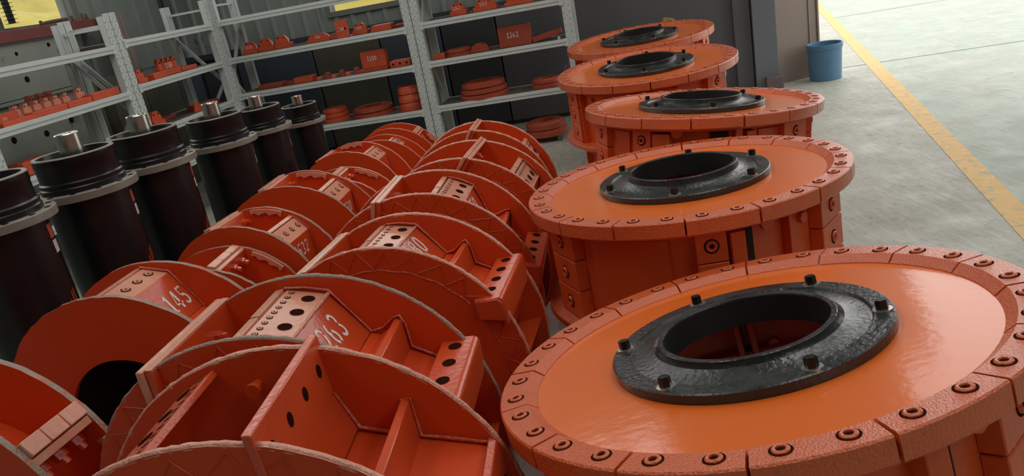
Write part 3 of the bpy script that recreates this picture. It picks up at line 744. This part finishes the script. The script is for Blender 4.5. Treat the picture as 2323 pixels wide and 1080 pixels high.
def drum(x, y, z, nx, ny, joint0, cols, label, flange_b0, details, low):
    """z: height of the top of the bolted ring; (nx, ny): slope of the top"""
    H = .455
    n = Vector((-nx, -ny, 1)).normalized(); e = Vector((1, 0, nx)).normalized(); f = n.cross(e)
    org = Vector((x, y, z)) - n * H
    root = thing('grinding_drum', label, 'drum', (0, 0, 0), 0, 'orange flanged drums stacked in a row')
    root.matrix_world = Matrix(((e.x, f.x, n.x, org.x), (e.y, f.y, n.y, org.y), (e.z, f.z, n.z, org.z), (0, 0, 0, 1)))
    top = H
    # deck disc with centre bore
    q = MB(); q.lathe([(.212, top - .045), (.545, top - .045), (.545, top - .022), (.212, top - .022)], 96, closed=True); q.build('deck_plate', 'deck', root)
    for i in range(16):
        a = R(joint0) + (i + .5) * 2 * PI / 16
        s = inst(ME_SEG[1 if y > 5 else 0], 'ring_segment', root, (random.uniform(-.0008, .0008), random.uniform(-.0008, .0008), top - random.uniform(0, .0016)), (0, 0, a))
        for sg in (-1, 1):
            b = inst(ME_CUP, 'recessed_bolt', s, (.583 * math.cos(sg * PI / 32), .583 * math.sin(sg * PI / 32), 0.0))
    # black collar flange
    t0 = top - .022; nk = .044 if y < 2 else .058
    q = MB(); q.lathe([(.199, t0 - .03), (.212, t0 - .03), (.33, t0), (.333, t0 + .002), (.333, t0 + .022), (.329, t0 + .025), (.287, t0 + .025), (.283, t0 + .019), (.262, t0 + .021), (.242, t0 + .025), (.226, t0 + .031), (.2165, t0 + .6 * nk),
                       (.2135, t0 + nk - .012), (.2135, t0 + nk - .002), (.2115, t0 + nk), (.200, t0 + nk), (.198, t0 + nk - .003)], 96, closed=True)
    cf = q.build('collar_flange', 'black', root)
    q = MB(); q.lathe([(.1975, t0 + nk - .004), (.1975, t0 - .03)], 64); q.build('bore_lining', 'blackin', cf)
    for i in range(6):
        a = R(flange_b0) + i * PI / 3
        w_ = inst(ME_WASH, 'washer', cf, (.306 * math.cos(a), .306 * math.sin(a), t0 + .0252))
        b_ = inst(ME_FB, 'flange_bolt', cf, (.306 * math.cos(a), .306 * math.sin(a), t0 + .0286), (0, 0, random.uniform(0, 1)))
    # shell: inner cylinder wall of the drum, bottom flange
    q = MB(); q.lathe([(.505, .03), (.525, .03), (.525, top - .056), (.505, top - .056)], 96, closed=True); q.build('drum_wall', 'tile', root)
    q = MB(); q.lathe([(.40, 0), (.612, 0), (.615, .004), (.615, .026), (.612, .03), (.40, .03)], 96, closed=True); q.build('bottom_flange', 'ring', root)
    # ring carrier under the segments
    q = MB(); q.lathe([(.524, top - .085), (.60, top - .066), (.60, top - .0565), (.524, top - .0565)], 96, closed=True); q.build('ring_carrier', 'drum', root)
    # inner ribs seen through the bore
    for i in range(6):
        a = R(18 + 60 * i); T = Matrix.Rotation(a, 4, 'Z')
        q = MB(); q.box(.40, .505, -.030, -.010, .03, top - .06, T); q.box(.40, .505, .012, .030, .03, top - .06, T); q.build('inner_rib', 'drum', root, bevel=.003)
        q = MB(); T2 = Matrix.Rotation(a - .16, 4, 'Z'); q.cyl((.485, 0, .22), .018, .02, 'X', 6, T=T2); q.build('inner_bolt', 'drum', root)
    q = MB(); q.lathe([(.47, .20), (.505, .20), (.505, .215), (.47, .215)], 64, closed=True); q.build('inner_hoop', 'drum', root)
    # columns of bolted wear tiles
    ht = (top - .06 - .03) / 3
    for ci, cdeg in enumerate(cols):
        a = R(cdeg); wide = ci < 3
        for i in range(3):
            zc = .03 + ht * (i + .5)
            t = inst(ME_TW if wide else ME_T3, 'wear_tile', root, (.540 * math.cos(a), .540 * math.sin(a), zc), (0, 0, a), scale=(1, 1, (ht - .004) / .117))
            b = inst(ME_TCUP, 'tile_bolt', t, (.0255, 0, 0), (0, PI / 2, 0))
            b.scale = (1, 1, 1)
    for kind, a_, w_ in details:
        a = R(a_); T = Matrix.Rotation(a, 4, 'Z')
        if kind == 'block':      # plain split block standing proud
            q = MB(); q.box(.52, .572, -w_ / 2, w_ / 2, .20, top - .085, T); q.build('plain_block', 'tile', root, bevel=.003)
            q = MB(); q.box(.52, .570, -w_ / 2, w_ / 2, .03, .195, T); q.build('plain_block', 'tile', root, bevel=.003)
        elif kind == 'window':   # near-black plate on the wall, standing for a shaded pocket
            q = MB(); q.box(.5245, .5275, -w_ / 2, w_ / 2, .24, top - .075, T); q.build('wall_slot', 'void', root)
            q = MB(); q.box(.5245, .5275, -w_ / 2, w_ / 2 * .9, .06, .16, T); q.build('wall_slot', 'void', root)
        elif kind == 'lobe':     # rounded tongue hanging from the ring
            q = MB(); pts = [(-w_ / 2, top - .058), (w_ / 2, top - .058), (w_ / 2 * .8, top - .075), (w_ * .28, top - .10), (0, top - .108), (-w_ * .28, top - .10), (-w_ / 2 * .8, top - .075)]
            TT = T @ Matrix(((0, 1, 0, .56), (1, 0, 0, 0), (0, 0, 1, 0), (0, 0, 0, 1)))
            q.prism(pts, -.012, .012, TT); q.build('lifting_tongue', 'tile', root, bevel=.003)
        elif kind == 'rib':
            q = MB(); q.box(.52, .565, -w_ / 2, w_ / 2, .03, top - .06, T); q.build('wall_rib', 'drum', root, bevel=.003)
        elif kind == 'bolt':
            q = MB(); q.cyl((.523, 0, top - .12), .02, .02, 'X', 6, T=T); q.build('wall_bolt', 'drum', root)
        elif kind == 'curve':    # bulged panel of the wall between columns
            hw_ = w_ / 2 / .53
            q = MB(); q.lathe([(.525, .04), (.538, .05), (.538, top - .09), (.525, top - .08)], 14, a0=a - hw_, a1=a + hw_, closed=True); q.build('wall_panel', 'drum', root)
    # support drum underneath, standing on the floor
    zb = org.z - (abs(nx) + abs(ny)) * .60 - .002
    sr = thing('support_drum', '', 'drum', (org.x, org.y, 0), 0, 'carriers under the stacked drums')
    sr['label'] = 'orange carrier drum on the floor under the ' + low
    q = MB(); q.lathe([(.42, 0), (.50, 0), (.50, .025), (.42, .025)], 64, closed=True); q.build('foot_ring', 'drum', sr)
    q = MB(); q.lathe([(.43, .025), (.455, .025), (.455, zb - .03), (.43, zb - .03)], 64, closed=True); q.build('carrier_wall', 'drum', sr)
    q = MB(); q.lathe([(.40, zb - .03), (.535, zb - .03), (.535, zb), (.40, zb)], 64, closed=True); q.build('carrier_ring', 'tile', sr)
    q = MB(); q.lathe([(0, .004), (.42, .004)], 48); q.build('base_plate', 'drum', sr)
    for i in range(12):
        a = 2 * PI * i / 12; T = Matrix.Rotation(a, 4, 'Z')
        q = MB(); q.box(.45, .50, -.012, .012, .02, zb - .03, T); q.build('gusset', 'tile', sr)
    if abs(nx) + abs(ny) > .02:
        # wedges taking up the slope
        for i in range(8):
            a = 2 * PI * i / 8; T = Matrix.Rotation(a, 4, 'Z')
            px, py = .49 * math.cos(a), .49 * math.sin(a)
            hgt = (org.z + nx * px + ny * py) - zb - .014
            if hgt > .004:
                q = MB(); q.box(.46, .53, -.05, .05, zb, zb + hgt, T); q.build('packing_block', 'slabdark', sr)
    return root
pat = lambda a: [a - 162 , a - 42, a + 78]
def dets(a):
    out = []
    for k in (0, 120, 240):
        out += [('block', a - 88 + k, .05), ('window', a - 83 + k, .04), ('lobe', a - 77 + k, .07), ('rib', a - 67.5 + k, .012), ('bolt', a - 58 + k, 0), ('curve', a - 128 + k, .30)]
    return out
bcol = lambda a: [a - 97, a + 23, a + 143]
drum(.515, 1.659, .826, .1136, -.168, 4.7, pat(-8) + bcol(-8), 'orange drum nearest the camera, filling the lower right corner', -22, dets(12), 'nearest stacked drum')
drum(.7145, 2.9406, .862, .015, -.048, 8.0, pat(0) + bcol(0), 'orange drum second from the camera, showing its bolted side tiles', 10, dets(0), 'second nearest drum')
drum(1.1444, 4.1319, .889, -.107, -.0465, 2.0, [-173, -53, 67, -137, -17, 103], 'orange drum in the middle of the row, its top tipped to the right', 25, 
     [('block', -126, .09), ('lobe', -118, .07), ('window', -97, .09), ('rib', -88, .035), ('block', -82, .05), ('curve', -60, .3), ('curve', -155, .14), ('rib', -20, .03)], 'tipped middle drum')
drum(1.1463, 5.4432, .952, .0035, .04, 12.0, pat(-8) + bcol(4), 'orange drum fourth from the camera with chipped black spots', 15, dets(30), 'fourth drum with chipped spots')
drum(1.3902, 6.736, 1.003, .024, .037, 6.0, pat(12) + bcol(20), 'orange drum farthest from the camera, beside the right shelf end', 40, dets(20), 'farthest drum')

# ------------------------------------------------------------------ rotors
def rot2(p, psi, s=1.0):
    c, sn = math.cos(psi), math.sin(psi)      # clockwise seen from the camera
    u, v = p; return ((u * c + v * sn) * s, (-u * sn + v * c) * s)
def thick(pl, t):
    """closed outline of a polyline plate of thickness t (below / inside the line)"""
    out = []
    n = len(pl)
    for i, p in enumerate(pl):
        a = pl[max(0, i - 1)]; b = pl[min(n - 1, i + 1)]
        dx, dy = b[0] - a[0], b[1] - a[1]; l = math.hypot(dx, dy); out.append((p[0] + dy / l * t, p[1] - dx / l * t))
    return list(pl) + out[::-1]
def disc_with_rim(mb, R_, r0, y0, y1, mf=0, mr=1, n=96, wob=0.0):
    vs = []
    for i in range(n):
        a = 2 * PI * i / n; rr = R_ + random.uniform(-wob, wob)
        for r, y in ((r0, y0), (rr, y0), (rr, y1), (r0, y1)):
            vs.append((r * math.sin(a), y, R_C + r * math.cos(a)))
    for q, m in ((0, mf), (1, mr), (2, mf), (3, mf)):
        pass
    o = len(mb.v); mb.v += vs
    for i in range(n):
        j = (i + 1) % n
        for q, m in ((0, mf), (1, mr), (2, mf), (3, mf)):
            mb.f.append((o + i * 4 + q, o + j * 4 + q, o + j * 4 + (q + 1) % 4, o + i * 4 + (q + 1) % 4)); mb.mi.append(m)
R_C = 0.5
q = MB(); q.lathe([(0, .0012), (.0088, .0012)], 12, m=1); q.lathe([(.003, .0018), (.0065, .0018)], 12, m=0)
ME_CS = mesh_only(q, 'countersunk_bolt', ['cap', 'hole'])
q = MB(); q.lathe([(0, .0015), (.019, .0015)], 16, m=1); q.lathe([(.006, .002), (.008, .0045), (.013, .0045), (.0145, .0015)], 16, m=0)
ME_CSA = mesh_only(q, 'countersunk_bolt', ['cap', 'hole'])
q = MB(); q.lathe([(0, .0012), (.019, .0012)], 20); ME_BH = mesh_only(q, 'cap_hole', 'hole')
q = MB(); q.cyl((0, 0, 0), .017, .016, n=6); q.cyl((0, 0, .016), .010, .016, n=8); ME_NUT = mesh_only(q, 'clamp_bolt', 'redlit', smooth=0)

def rotor(spec, kind, psi_deg, label, rimmat, text=None, parts=None, psi_bar=None, blk=None, caps=True, wob=.002, near_open=False):
    global R_C
    X, Y, RR, w, az = spec
    if parts is None: parts = ('bar', 'cap', 'vee', 'channel') if kind == 'B' else ('cap',)
    R_C = RR; s = RR / .521
    root = thing('crusher_rotor', label, 'rotor', (X, Y, 0), -R(az), 'orange rotors laid in two rows')
    psi = R(psi_deg)
    cz = RR
    TT = Matrix.Translation((0, 0, cz))
    t = .018
    def ps(p, extra=0.0): 
        a = rot2(p, psi + extra, s); return (a[0], a[1])
    def prism(poly, y0, y1, name, m, bevel=.002, extra=0.0, **kw):
        q = MB(); q.prism([ps(p, extra) for p in poly], y0, y1, TT); return q.build(name, m, root, bevel=bevel, **kw)
    r0 = (.50 if kind == 'A' else .42) * RR
    for i, y0 in enumerate((0.0, w - t)):
        q = MB(); disc_with_rim(q, RR, r0, y0, y0 + t, wob=wob)
        dp = q.build('disc_plate', ['red', rimmat], root)
        if kind == 'B':
            # rough weld ring along the rim on both faces
            q = MB(); pts = [(RR * .992 * math.sin(a), (y0 + t / 2), cz + RR * .992 * math.cos(a)) for a in [2 * PI * k / 260 for k in range(260)]]
            q.tube(pts, .0088, 7, jit=.16, closed=True); q.build('rim_weld', rimmat, dp, smooth=60)
        if kind == 'B' and i == 0:
            q = MB(); pts = []; nz = 30
            for k in range(nz * 2):
                a = 2 * PI * (k + random.uniform(-.25, .25)) / (nz * 2); r = ((.975 if k % 2 else .86) + random.uniform(-.015, .012)) * RR
                pts.append((r * math.sin(a), y0 + .0004, cz + r * math.cos(a)))
            q.tube(pts, .0026, 5, jit=.4, closed=True); z1_ = q.build('zigzag_weld', 'weld', dp, smooth=60)
            q = MB(); pts = [((.835 + .006 * math.sin(k * 1.7)) * RR * math.sin(2 * PI * k / 90), y0 + .0004, cz + (.835 + .006 * math.sin(k * 1.7)) * RR * math.cos(2 * PI * k / 90)) for k in range(90)]
            q.tube(pts, .003, 5, jit=.4, closed=True); q.build('ring_weld', 'weld', dp, smooth=60)
    # hub tube
    q = MB(); TH = Matrix.Translation((0, 0, cz)) @ Matrix.Rotation(-PI / 2, 4, 'X')
    hr = (.58 if kind == 'A' else .50) * RR
    if not near_open:
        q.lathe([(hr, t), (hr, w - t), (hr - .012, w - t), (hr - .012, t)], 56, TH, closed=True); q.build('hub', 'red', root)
        q = MB(); q.lathe([(hr - .013, t), (hr - .013, w - .03), (0, w - .03)], 40, TH); q.build('hub_shade', 'void', root)  # near-black liner added to paint the hub's bore dark
    def nuts(u, v, ang, ys):
        for yy in ys:
            c = ps((u, v)); o = inst(ME_NUT, 'clamp_bolt', root, (c[0], yy, cz + c[1])); o.rotation_euler = (0, PI / 2 + psi + ang, 0)
    def on_surface(me, name, par, u, v, tilt, yy, sc=1.0, lift=0.0):
        c = ps((u, v)); o = inst(me, name, par, (c[0], yy, cz + c[1])); o.rotation_euler = (0, psi + tilt, 0); o.scale = (sc, sc, 1); return o
    if 'cap' in parts:
        if kind == 'B':
            L_, R_ = (-.026, .489), (.092, .462); tilt = math.atan2(L_[1] - R_[1], R_[0] - L_[0])
            ct, st = math.cos(tilt), math.sin(tilt)
            cp = prism([L_, R_, (R_[0] - st * .016, R_[1] - ct * .016), (L_[0] - st * .016, L_[1] - ct * .016)], t, w - t, 'cap_plate', 'cap', .003)
            def along(d, up=0.0): return (L_[0] + ct * d + st * up, L_[1] - st * d + ct * up)
            inw = w - 2 * t
            for k in range(4):
                u, v = along(.080, .0004); on_surface(ME_BH, 'cap_hole', cp, u, v, tilt, t + inw * (.14 + .24 * k), s)
            for k in range(11):
                u, v = along(.022, .0004); on_surface(ME_CS, 'countersunk_bolt', cp, u, v, tilt, t + inw * (.06 + .088 * k), s)
            # split ledge strip on the left of the cap
            for (ya, yb, dv) in ((t, t + inw * .5 - .002, 0), (t + inw * .5 + .002, w - t, .002)):
                prism([(-.060, .488 + dv), (-.033, .491 + dv), (-.033, .47), (-.060, .468)], ya, yb, 'wear_strip', 'cap', .002)
            prism([(-.058, .472), (-.040, .472), (-.050, .27), (-.068, .27)], t, w - t, 'box_side', 'red')
            prism(thick([(.090, .464), (.186, .327)], .014), t, w - t, 'box_wall', 'redlit')
            for (yy) in (w - t - .004, t + .004):
                q = MB()
                pl = [(-.03, .494), (.03, .489), (.095, .472), (.140, .405), (.189, .330)]
                if 'vee' in parts: pl += [(.225, .338), (.262, .365), (.280, .370), (.292, .34), (.296, .27), (.38, .22)]
                pts = [(ps(p)[0], yy, cz + ps(p)[1]) for p in pl]; q.tube(pts, .005, 6, jit=.25); q.build('weld_seam', 'weld', root, smooth=60)
            q = MB()
            pts = [(ps((.094, .462))[0], t + (w - 2 * t) * k / 24, cz + ps((.094, .462))[1] + .001) for k in range(25)]
            q.tube(pts, .0055, 6, jit=.35)
            q.build('weld_seam', 'rim2', root, smooth=60)
            face = ((.090, .464), (.186, .327))
        else:
            L_, R_ = (-.012, .498), (.100, .468); tilt = math.atan2(L_[1] - R_[1], R_[0] - L_[0])
            ct, st = math.cos(tilt), math.sin(tilt)
            cp = prism([L_, R_, (R_[0] - st * .016, R_[1] - ct * .016), (L_[0] - st * .016, L_[1] - ct * .016)], t, w - t, 'cap_plate', 'cap', .003)
            def along(d, up=0.0): return (L_[0] + ct * d + st * up, L_[1] - st * d + ct * up)
            inw = w - 2 * t
            for k in range(4):
                u, v = along(.052, .0004); on_surface(ME_CSA, 'countersunk_bolt', cp, u, v, tilt, t + inw * (.14 + .24 * k), s)
            for (ya, yb) in ((t, t + inw * .5 - .001), (t + inw * .5 + .001, w - t)):
                prism([(-.045, .499), (-.018, .503), (-.018, .45), (-.045, .45)], ya, yb, 'wear_strip', 'cap', .002)
            prism([(-.043, .48), (-.022, .48), (-.032, .30), (-.053, .30)], t, w - t, 'box_side', 'red')
            prism(thick([(.098, .470), (.200, .308)], .014), t, w - t, 'box_wall', 'redlit')
            prism(thick([(.200, .308), (.27, .26)], .012), t, w - t, 'box_foot', 'red')
            q = MB()
            pts = [(ps(p)[0], w - t - .003, cz + ps(p)[1]) for p in [(-.02, .505), (.10, .476), (.15, .395), (.205, .308)]]; q.tube(pts, .005, 6, jit=.25)
            q.build('weld_seam', 'weld', root, smooth=60)
            face = ((.098, .470), (.200, .308))
        if text:
            a_, b_ = ps(face[0]), ps(face[1])
            a3 = Vector((a_[0], 0, cz + a_[1])); b3 = Vector((b_[0], 0, cz + b_[1])); up = (a3 - b3)
            txt, y_start, size, drop = text
            ori = a3 - up.normalized() * (drop * s) + Vector((0, y_start, 0))
            q = MB(); stencil(q, txt, size, frame_T(ori, (0, 1, 0), up)); q.build('number_marking', 'white', root, smooth=0)
    if 'vee' in parts:
        prism(thick([(.186, .327), (.215, .318), (.272, .350)], .012), t, w - t, 'vee_plate', 'red')
        prism([(.265, .362), (.285, .356), (.290, .25), (.274, .25)], t, w - t, 'fin_plate', 'redlit', .002)
        prism(thick([(.285, .262), (.40, .205)], .012), t, w - t, 'floor_plate', 'red')
    if 'channel' in parts:
        arcp = [(.470 + .018 * math.cos(R(a)), .250 + .018 * math.sin(R(a))) for a in range(90, -1, -15)]
        outer = [(.382, .268)] + arcp + [(.488, .160)]
        ch = prism(outer + [(.472, .160), (.472, .242), (.462, .252), (.396, .252), (.396, .19), (.382, .19)], -.022, w + .004, 'channel_bar', 'redlit', .003)
        q = MB(); q.prism([ps(p) for p in ((.386, .264), (.470, .264), (.484, .248), (.484, .175), (.386, .195))], -.026, -.020, TT); q.build('channel_end', 'redlit', root, bevel=.003)
        for k in range(4):
            on_surface(ME_BH, 'channel_hole', ch, .428, .2684, 0, w * (.16 + .235 * k), s)
        prism(thick([(.476, .14), (.43, .04)], .012), t, w - t, 'lower_wall', 'red')
        prism([(.40, -.02), (.50, -.01), (.50, -.025), (.40, -.035)], t, w - t, 'lower_fin', 'redlit')
    if 'bar' in parts:
        ex = R(psi_bar) if psi_bar is not None else R(-27)
        e3 = ex + R(27); e2 = e3 - psi
        b1 = prism([(-.262, .478), (-.2425, .478), (-.2425, .372), (-.254, .372), (-.262, .382)], -.028, w + .006, 'cross_bar', 'cap', .004, extra=e2)
        b2 = prism([(-.2405, .475), (-.221, .474), (-.221, .33), (-.2405, .33)], -.022, w + .004, 'bar_holder', 'redlit', .003, extra=e2)
        prism([(-.2405, .479), (-.221, .478), (-.221, .4745), (-.2405, .4755)], -.022, w + .004, 'bar_top_sheen', 'cap', .001, extra=e2)  # thin pale strip paints the sheen on the holder's top
        for yy in (w * .30, w * .72):
            c = (rot2((-.221, .41), e3, s)); o = inst(ME_NUT, 'clamp_bolt', root, (c[0], yy, cz + c[1])); o.rotation_euler = (0, PI / 2 + e3, 0)
            c = (rot2((-.221, .36), e3, s)); o = inst(ME_NUT, 'clamp_bolt', root, (c[0], yy + .03, cz + c[1])); o.rotation_euler = (0, PI / 2 + e3, 0); o.scale = (1.5, 1.5, 1.8)
    if blk:
        for bd in blk:
            ex = R(bd); e2 = ex - psi; inw = w - 2 * t
            for k in range(3):
                ya = t + inw * k / 3 + .001; yb = t + inw * (k + 1) / 3 - .001
                prism([(-.040, .535), (.010, .533), (.010, .478), (-.040, .478)], ya, yb, 'wear_block', 'cap', .003, extra=e2)
            prism([(.012, .515), (.036, .510), (.036, .40), (.012, .40)], t, w - t, 'block_holder', 'redlit', .003, extra=e2)
            prism([(.012, .519), (.036, .514), (.036, .511), (.012, .516)], t, w - t, 'holder_top_sheen', 'cap', .001, extra=e2)  # pale strip paints light onto the upper face of the holder
            prism([(-.030, .478), (.010, .478), (.010, .38), (-.030, .38)], t, w - t, 'block_seat', 'red', .002, extra=e2)
            for yy in (t + inw * .2, t + inw * .52, t + inw * .84):
                c = rot2((.036, .452), ex, s); o = inst(ME_NUT, 'clamp_bolt', root, (c[0], yy, cz + c[1])); o.rotation_euler = (0, PI / 2 + ex, 0); o.scale = (1.2, 1.2, 1.2)
            # worn lip left on the far rim
            lip = []
            for k in range(9):
                a = ex + R(10 + 3 * k); lip.append((RR * .985 * math.sin(a), RR * .985 * math.cos(a)))
            for k in range(8, -1, -1):
                a = ex + R(10 + 3 * k); r = RR * (.93 + .02 * math.sin(k * 2.1)); lip.append((r * math.sin(a), r * math.cos(a)))
            q = MB(); q.prism(lip, w - t - .012, w - t, TT); q.build('worn_lip', 'cap', root)
    if near_open:
        # end piece: divider plate with oblong holes, open floor trough, finned bay and a slotted cap plate
        dv = prism([(.100, .535), (.120, .532), (.128, .40), (.165, .300), (.148, .292), (.110, .395)], -.004, w + .004, 'divider_plate', 'redlit', .003)
        me_ob = MB(); me_ob.cyl((0, 0, 0), .011, .002, n=14)
        meo = mesh_only(me_ob, 'oblong_hole', 'hole')
        for k in range(4):
            c = ps((.1235, .470)); o = inst(meo, 'oblong_hole', dv, (c[0], w * (.13 + .245 * k), cz + c[1])); o.rotation_euler = (0, PI / 2 + psi - .06, 0); o.scale = (1.45, 1, 1)
        prism(thick([(.160, .292), (.455, .214)], .012), t, w - t, 'trough_floor', 'red')
        prism([(.278, .362), (.296, .356), (.300, .250), (.282, .255)], t, w - t, 'fin_plate', 'redlit', .002)
        ep = prism([(.452, .235), (.470, .225), (.495, .06), (.475, .06)], t, w - t, 'end_plate', 'redlit', .003)
        for k in range(3):
            c = ps((.486, .17 - .0)); o = inst(meo, 'oblong_hole', ep, (c[0], w * (.2 + .28 * k), cz + c[1])); o.rotation_euler = (0, PI / 2 + psi - .14, 0)
        # slotted cap plate on the left of the opening
        cpl = prism([(-.128, .492), (-.215, .446), (-.207, .431), (-.120, .477)], t, w - t, 'slotted_plate', 'redlit', .003)
        prism([(-.205, .432), (-.215, .440), (-.250, .30), (-.238, .30)], t, w - t, 'box_side', 'red')
        tl = -math.atan2(.046, .087)
        for k in range(4):
            on_surface(ME_BH, 'cap_hole', cpl, -.186, .4616, tl, t + (w - 2 * t) * (.14 + .24 * k), s)
        for k in range(11):
            on_surface(ME_CS, 'countersunk_bolt', cpl, -.154, .4785, tl, t + (w - 2 * t) * (.06 + .088 * k), s)
        q = MB(); q.cyl((0, 0, 0), .014, .03, 'Y', 6); q.cyl((0, -.004, 0), .018, .012, 'Y', 12)
        hb = q.build('hex_bolt', 'redlit', root, loc=(ps((-.038, .44))[0], w - t - .030, cz + ps((-.038, .44))[1]), smooth=0)
        for yy in (w - t - .004, t + .004):
            q = MB(); pts = [(ps(p)[0], yy, cz + ps(p)[1]) for p in ((.13, .40), (.168, .302), (.27, .268), (.276, .30), (.278, .36), (.298, .36), (.302, .262), (.35, .25), (.455, .222))]
            q.tube(pts, .005, 6, jit=.3)
            q.build('weld_seam', 'weld', root, smooth=60)
    return root

# front row beside the drums (near to far)
rotor((-.636, 1.216, .526, .382, 7.2), 'B', 0, 'open ended orange rotor nearest the camera with a holed divider plate', 'rim2', parts=(), near_open=True)
rotor((-.692, 1.69, .521, .392, 9.6), 'B', 0, 'orange rotor stencilled 1263, with a cap plate of four large holes', 'rim', text=('1263', .122, .080, .115))
rotor((-.481, 2.43, .482, .36, 14.5), 'B', -4, 'orange rotor stencilled 180, showing two holed channel bars at its right', 'rim2', text=('1180', .085, .084, .105), psi_bar=-30)
rotor((-.388, 3.022, .482, .375, 10), 'B', 16, 'orange rotor stencilled 150 beside the second orange drum', 'rim2', text=('1150', .095, .080, .110), psi_bar=-15)
rotor((-.233, 3.592, .475, .375, 13.2), 'B', 44, 'orange rotor with its cross bar standing at the top, behind the one stencilled 150', 'rim2', psi_bar=12, parts=('bar', 'cap'), blk=None)
rotor((-.14, 4.45, .45, .28, 10), 'B', 50, 'farthest orange rotor of the right hand row, in front of the back shelves', 'rim2', psi_bar=4, parts=('bar', 'cap'))
# left row beside the black cylinders (near to far)
rotor((-1.72, 1.85, .505, .24, 15), 'A', -80, 'orange rotor in the lower left corner with three pink worn blocks', 'rim', blk=(54,), parts=())
rotor((-1.435, 2.48, .48, .33, 11), 'A', 0, 'orange rotor stencilled 145 with a round dark bore', 'rim', text=('145', .163, .078, .150), blk=None)
rotor((-1.393, 3.177, .388, .3, 8.2), 'A', 170, 'small orange rotor showing worn blocks and bolts behind the one stencilled 145', 'rim', blk=(15,))
rotor((-1.322, 3.542, .42, .305, 14.4), 'A', 31, 'orange rotor stencilled 532 beside the black cylinders', 'rim', text=('3532', .085, .066, .122), blk=(-14,))
rotor((-1.177, 4.046, .437, .332, 9.2), 'A', 32, 'orange rotor stencilled 520 behind the one stencilled 532', 'rim', text=('520', .14, .070, .128), blk=(-12,))
rotor((-1.02, 4.53, .38, .28, 10), 'A', 190, 'small orange rotor with worn blocks on top behind the one stencilled 520', 'rim2', blk=(4,))
rotor((-1.032, 5.158, .394, .303, 11.6), 'A', 26, 'orange rotor in front of the far pair in the left row', 'rim2', blk=(-25,))
rotor((-.86, 5.57, .375, .20, 9), 'A', 20, 'narrow orange rotor second from the far end of the left row', 'rim2', blk=None)
rotor((-.79, 5.88, .382, .22, 9), 'A', -40, 'orange rotor at the far end of the left row, before the back shelves', 'rim2', blk=(35,))

# ------------------------------------------------------------------ bucket and small things on the right
bk = thing('plastic_bucket', 'blue plastic bucket standing on the floor by the brown door leaf', 'bucket', (3.70, 8.33, 0))
q = MB(); q.lathe([(0, .006), (.150, .006), (.155, 0), (.162, .004), (.176, .33), (.180, .372), (.176, .376), (.171, .372), (.166, .33), (.152, .02), (0, .02)], 48)
q.build('bucket_body', 'bucket', bk)
q = MB(); q.lathe([(.175, .330), (.183, .333), (.188, .380), (.184, .386), (.174, .384), (.170, .374)], 48, closed=True); q.build('bucket_rim', 'bucket', bk)
q = MB(); q.tube([TW @ Vector((-1.10, -.25, .62)), TW @ Vector((-1.06, -.24, .82)), TW @ Vector((-1.02, -.22, .93)), TW @ Vector((-.96, -.2, .90)), TW @ Vector((-.88, -.2, .80)), TW @ Vector((-.84, -.22, .6))], [.05, .05, .03, .035, .05, .05], 10)
gl = q.build('cloth_bundle', 'glove', smooth=60); tag(gl, 'ochre cloth bundle propped against the charcoal wall behind the far drum', 'cloth')
q = MB(); q.box(-1.12, -.82, -.30, -.12, 0, .60, TW); tag(q.build('dark_stand', 'paneldark', bevel=.005), 'dark stand carrying the ochre cloth behind the far drum', 'stand')
q = MB(); 
q.tube([TB @ Vector((.31, -.005, .60 + .0)), TB @ Vector((.325, .0, .70)), TB @ Vector((.345, .01, .76))], .004, 6); q.tube([TB @ Vector((.325, -.004, .60)), TB @ Vector((.35, .0, .68)), TB @ Vector((.375, .02, .78))], .003, 6)
tag(q.build('magenta_cable', 'magenta', smooth=60), 'thin magenta cable at the right end of the low shelf', 'cable')
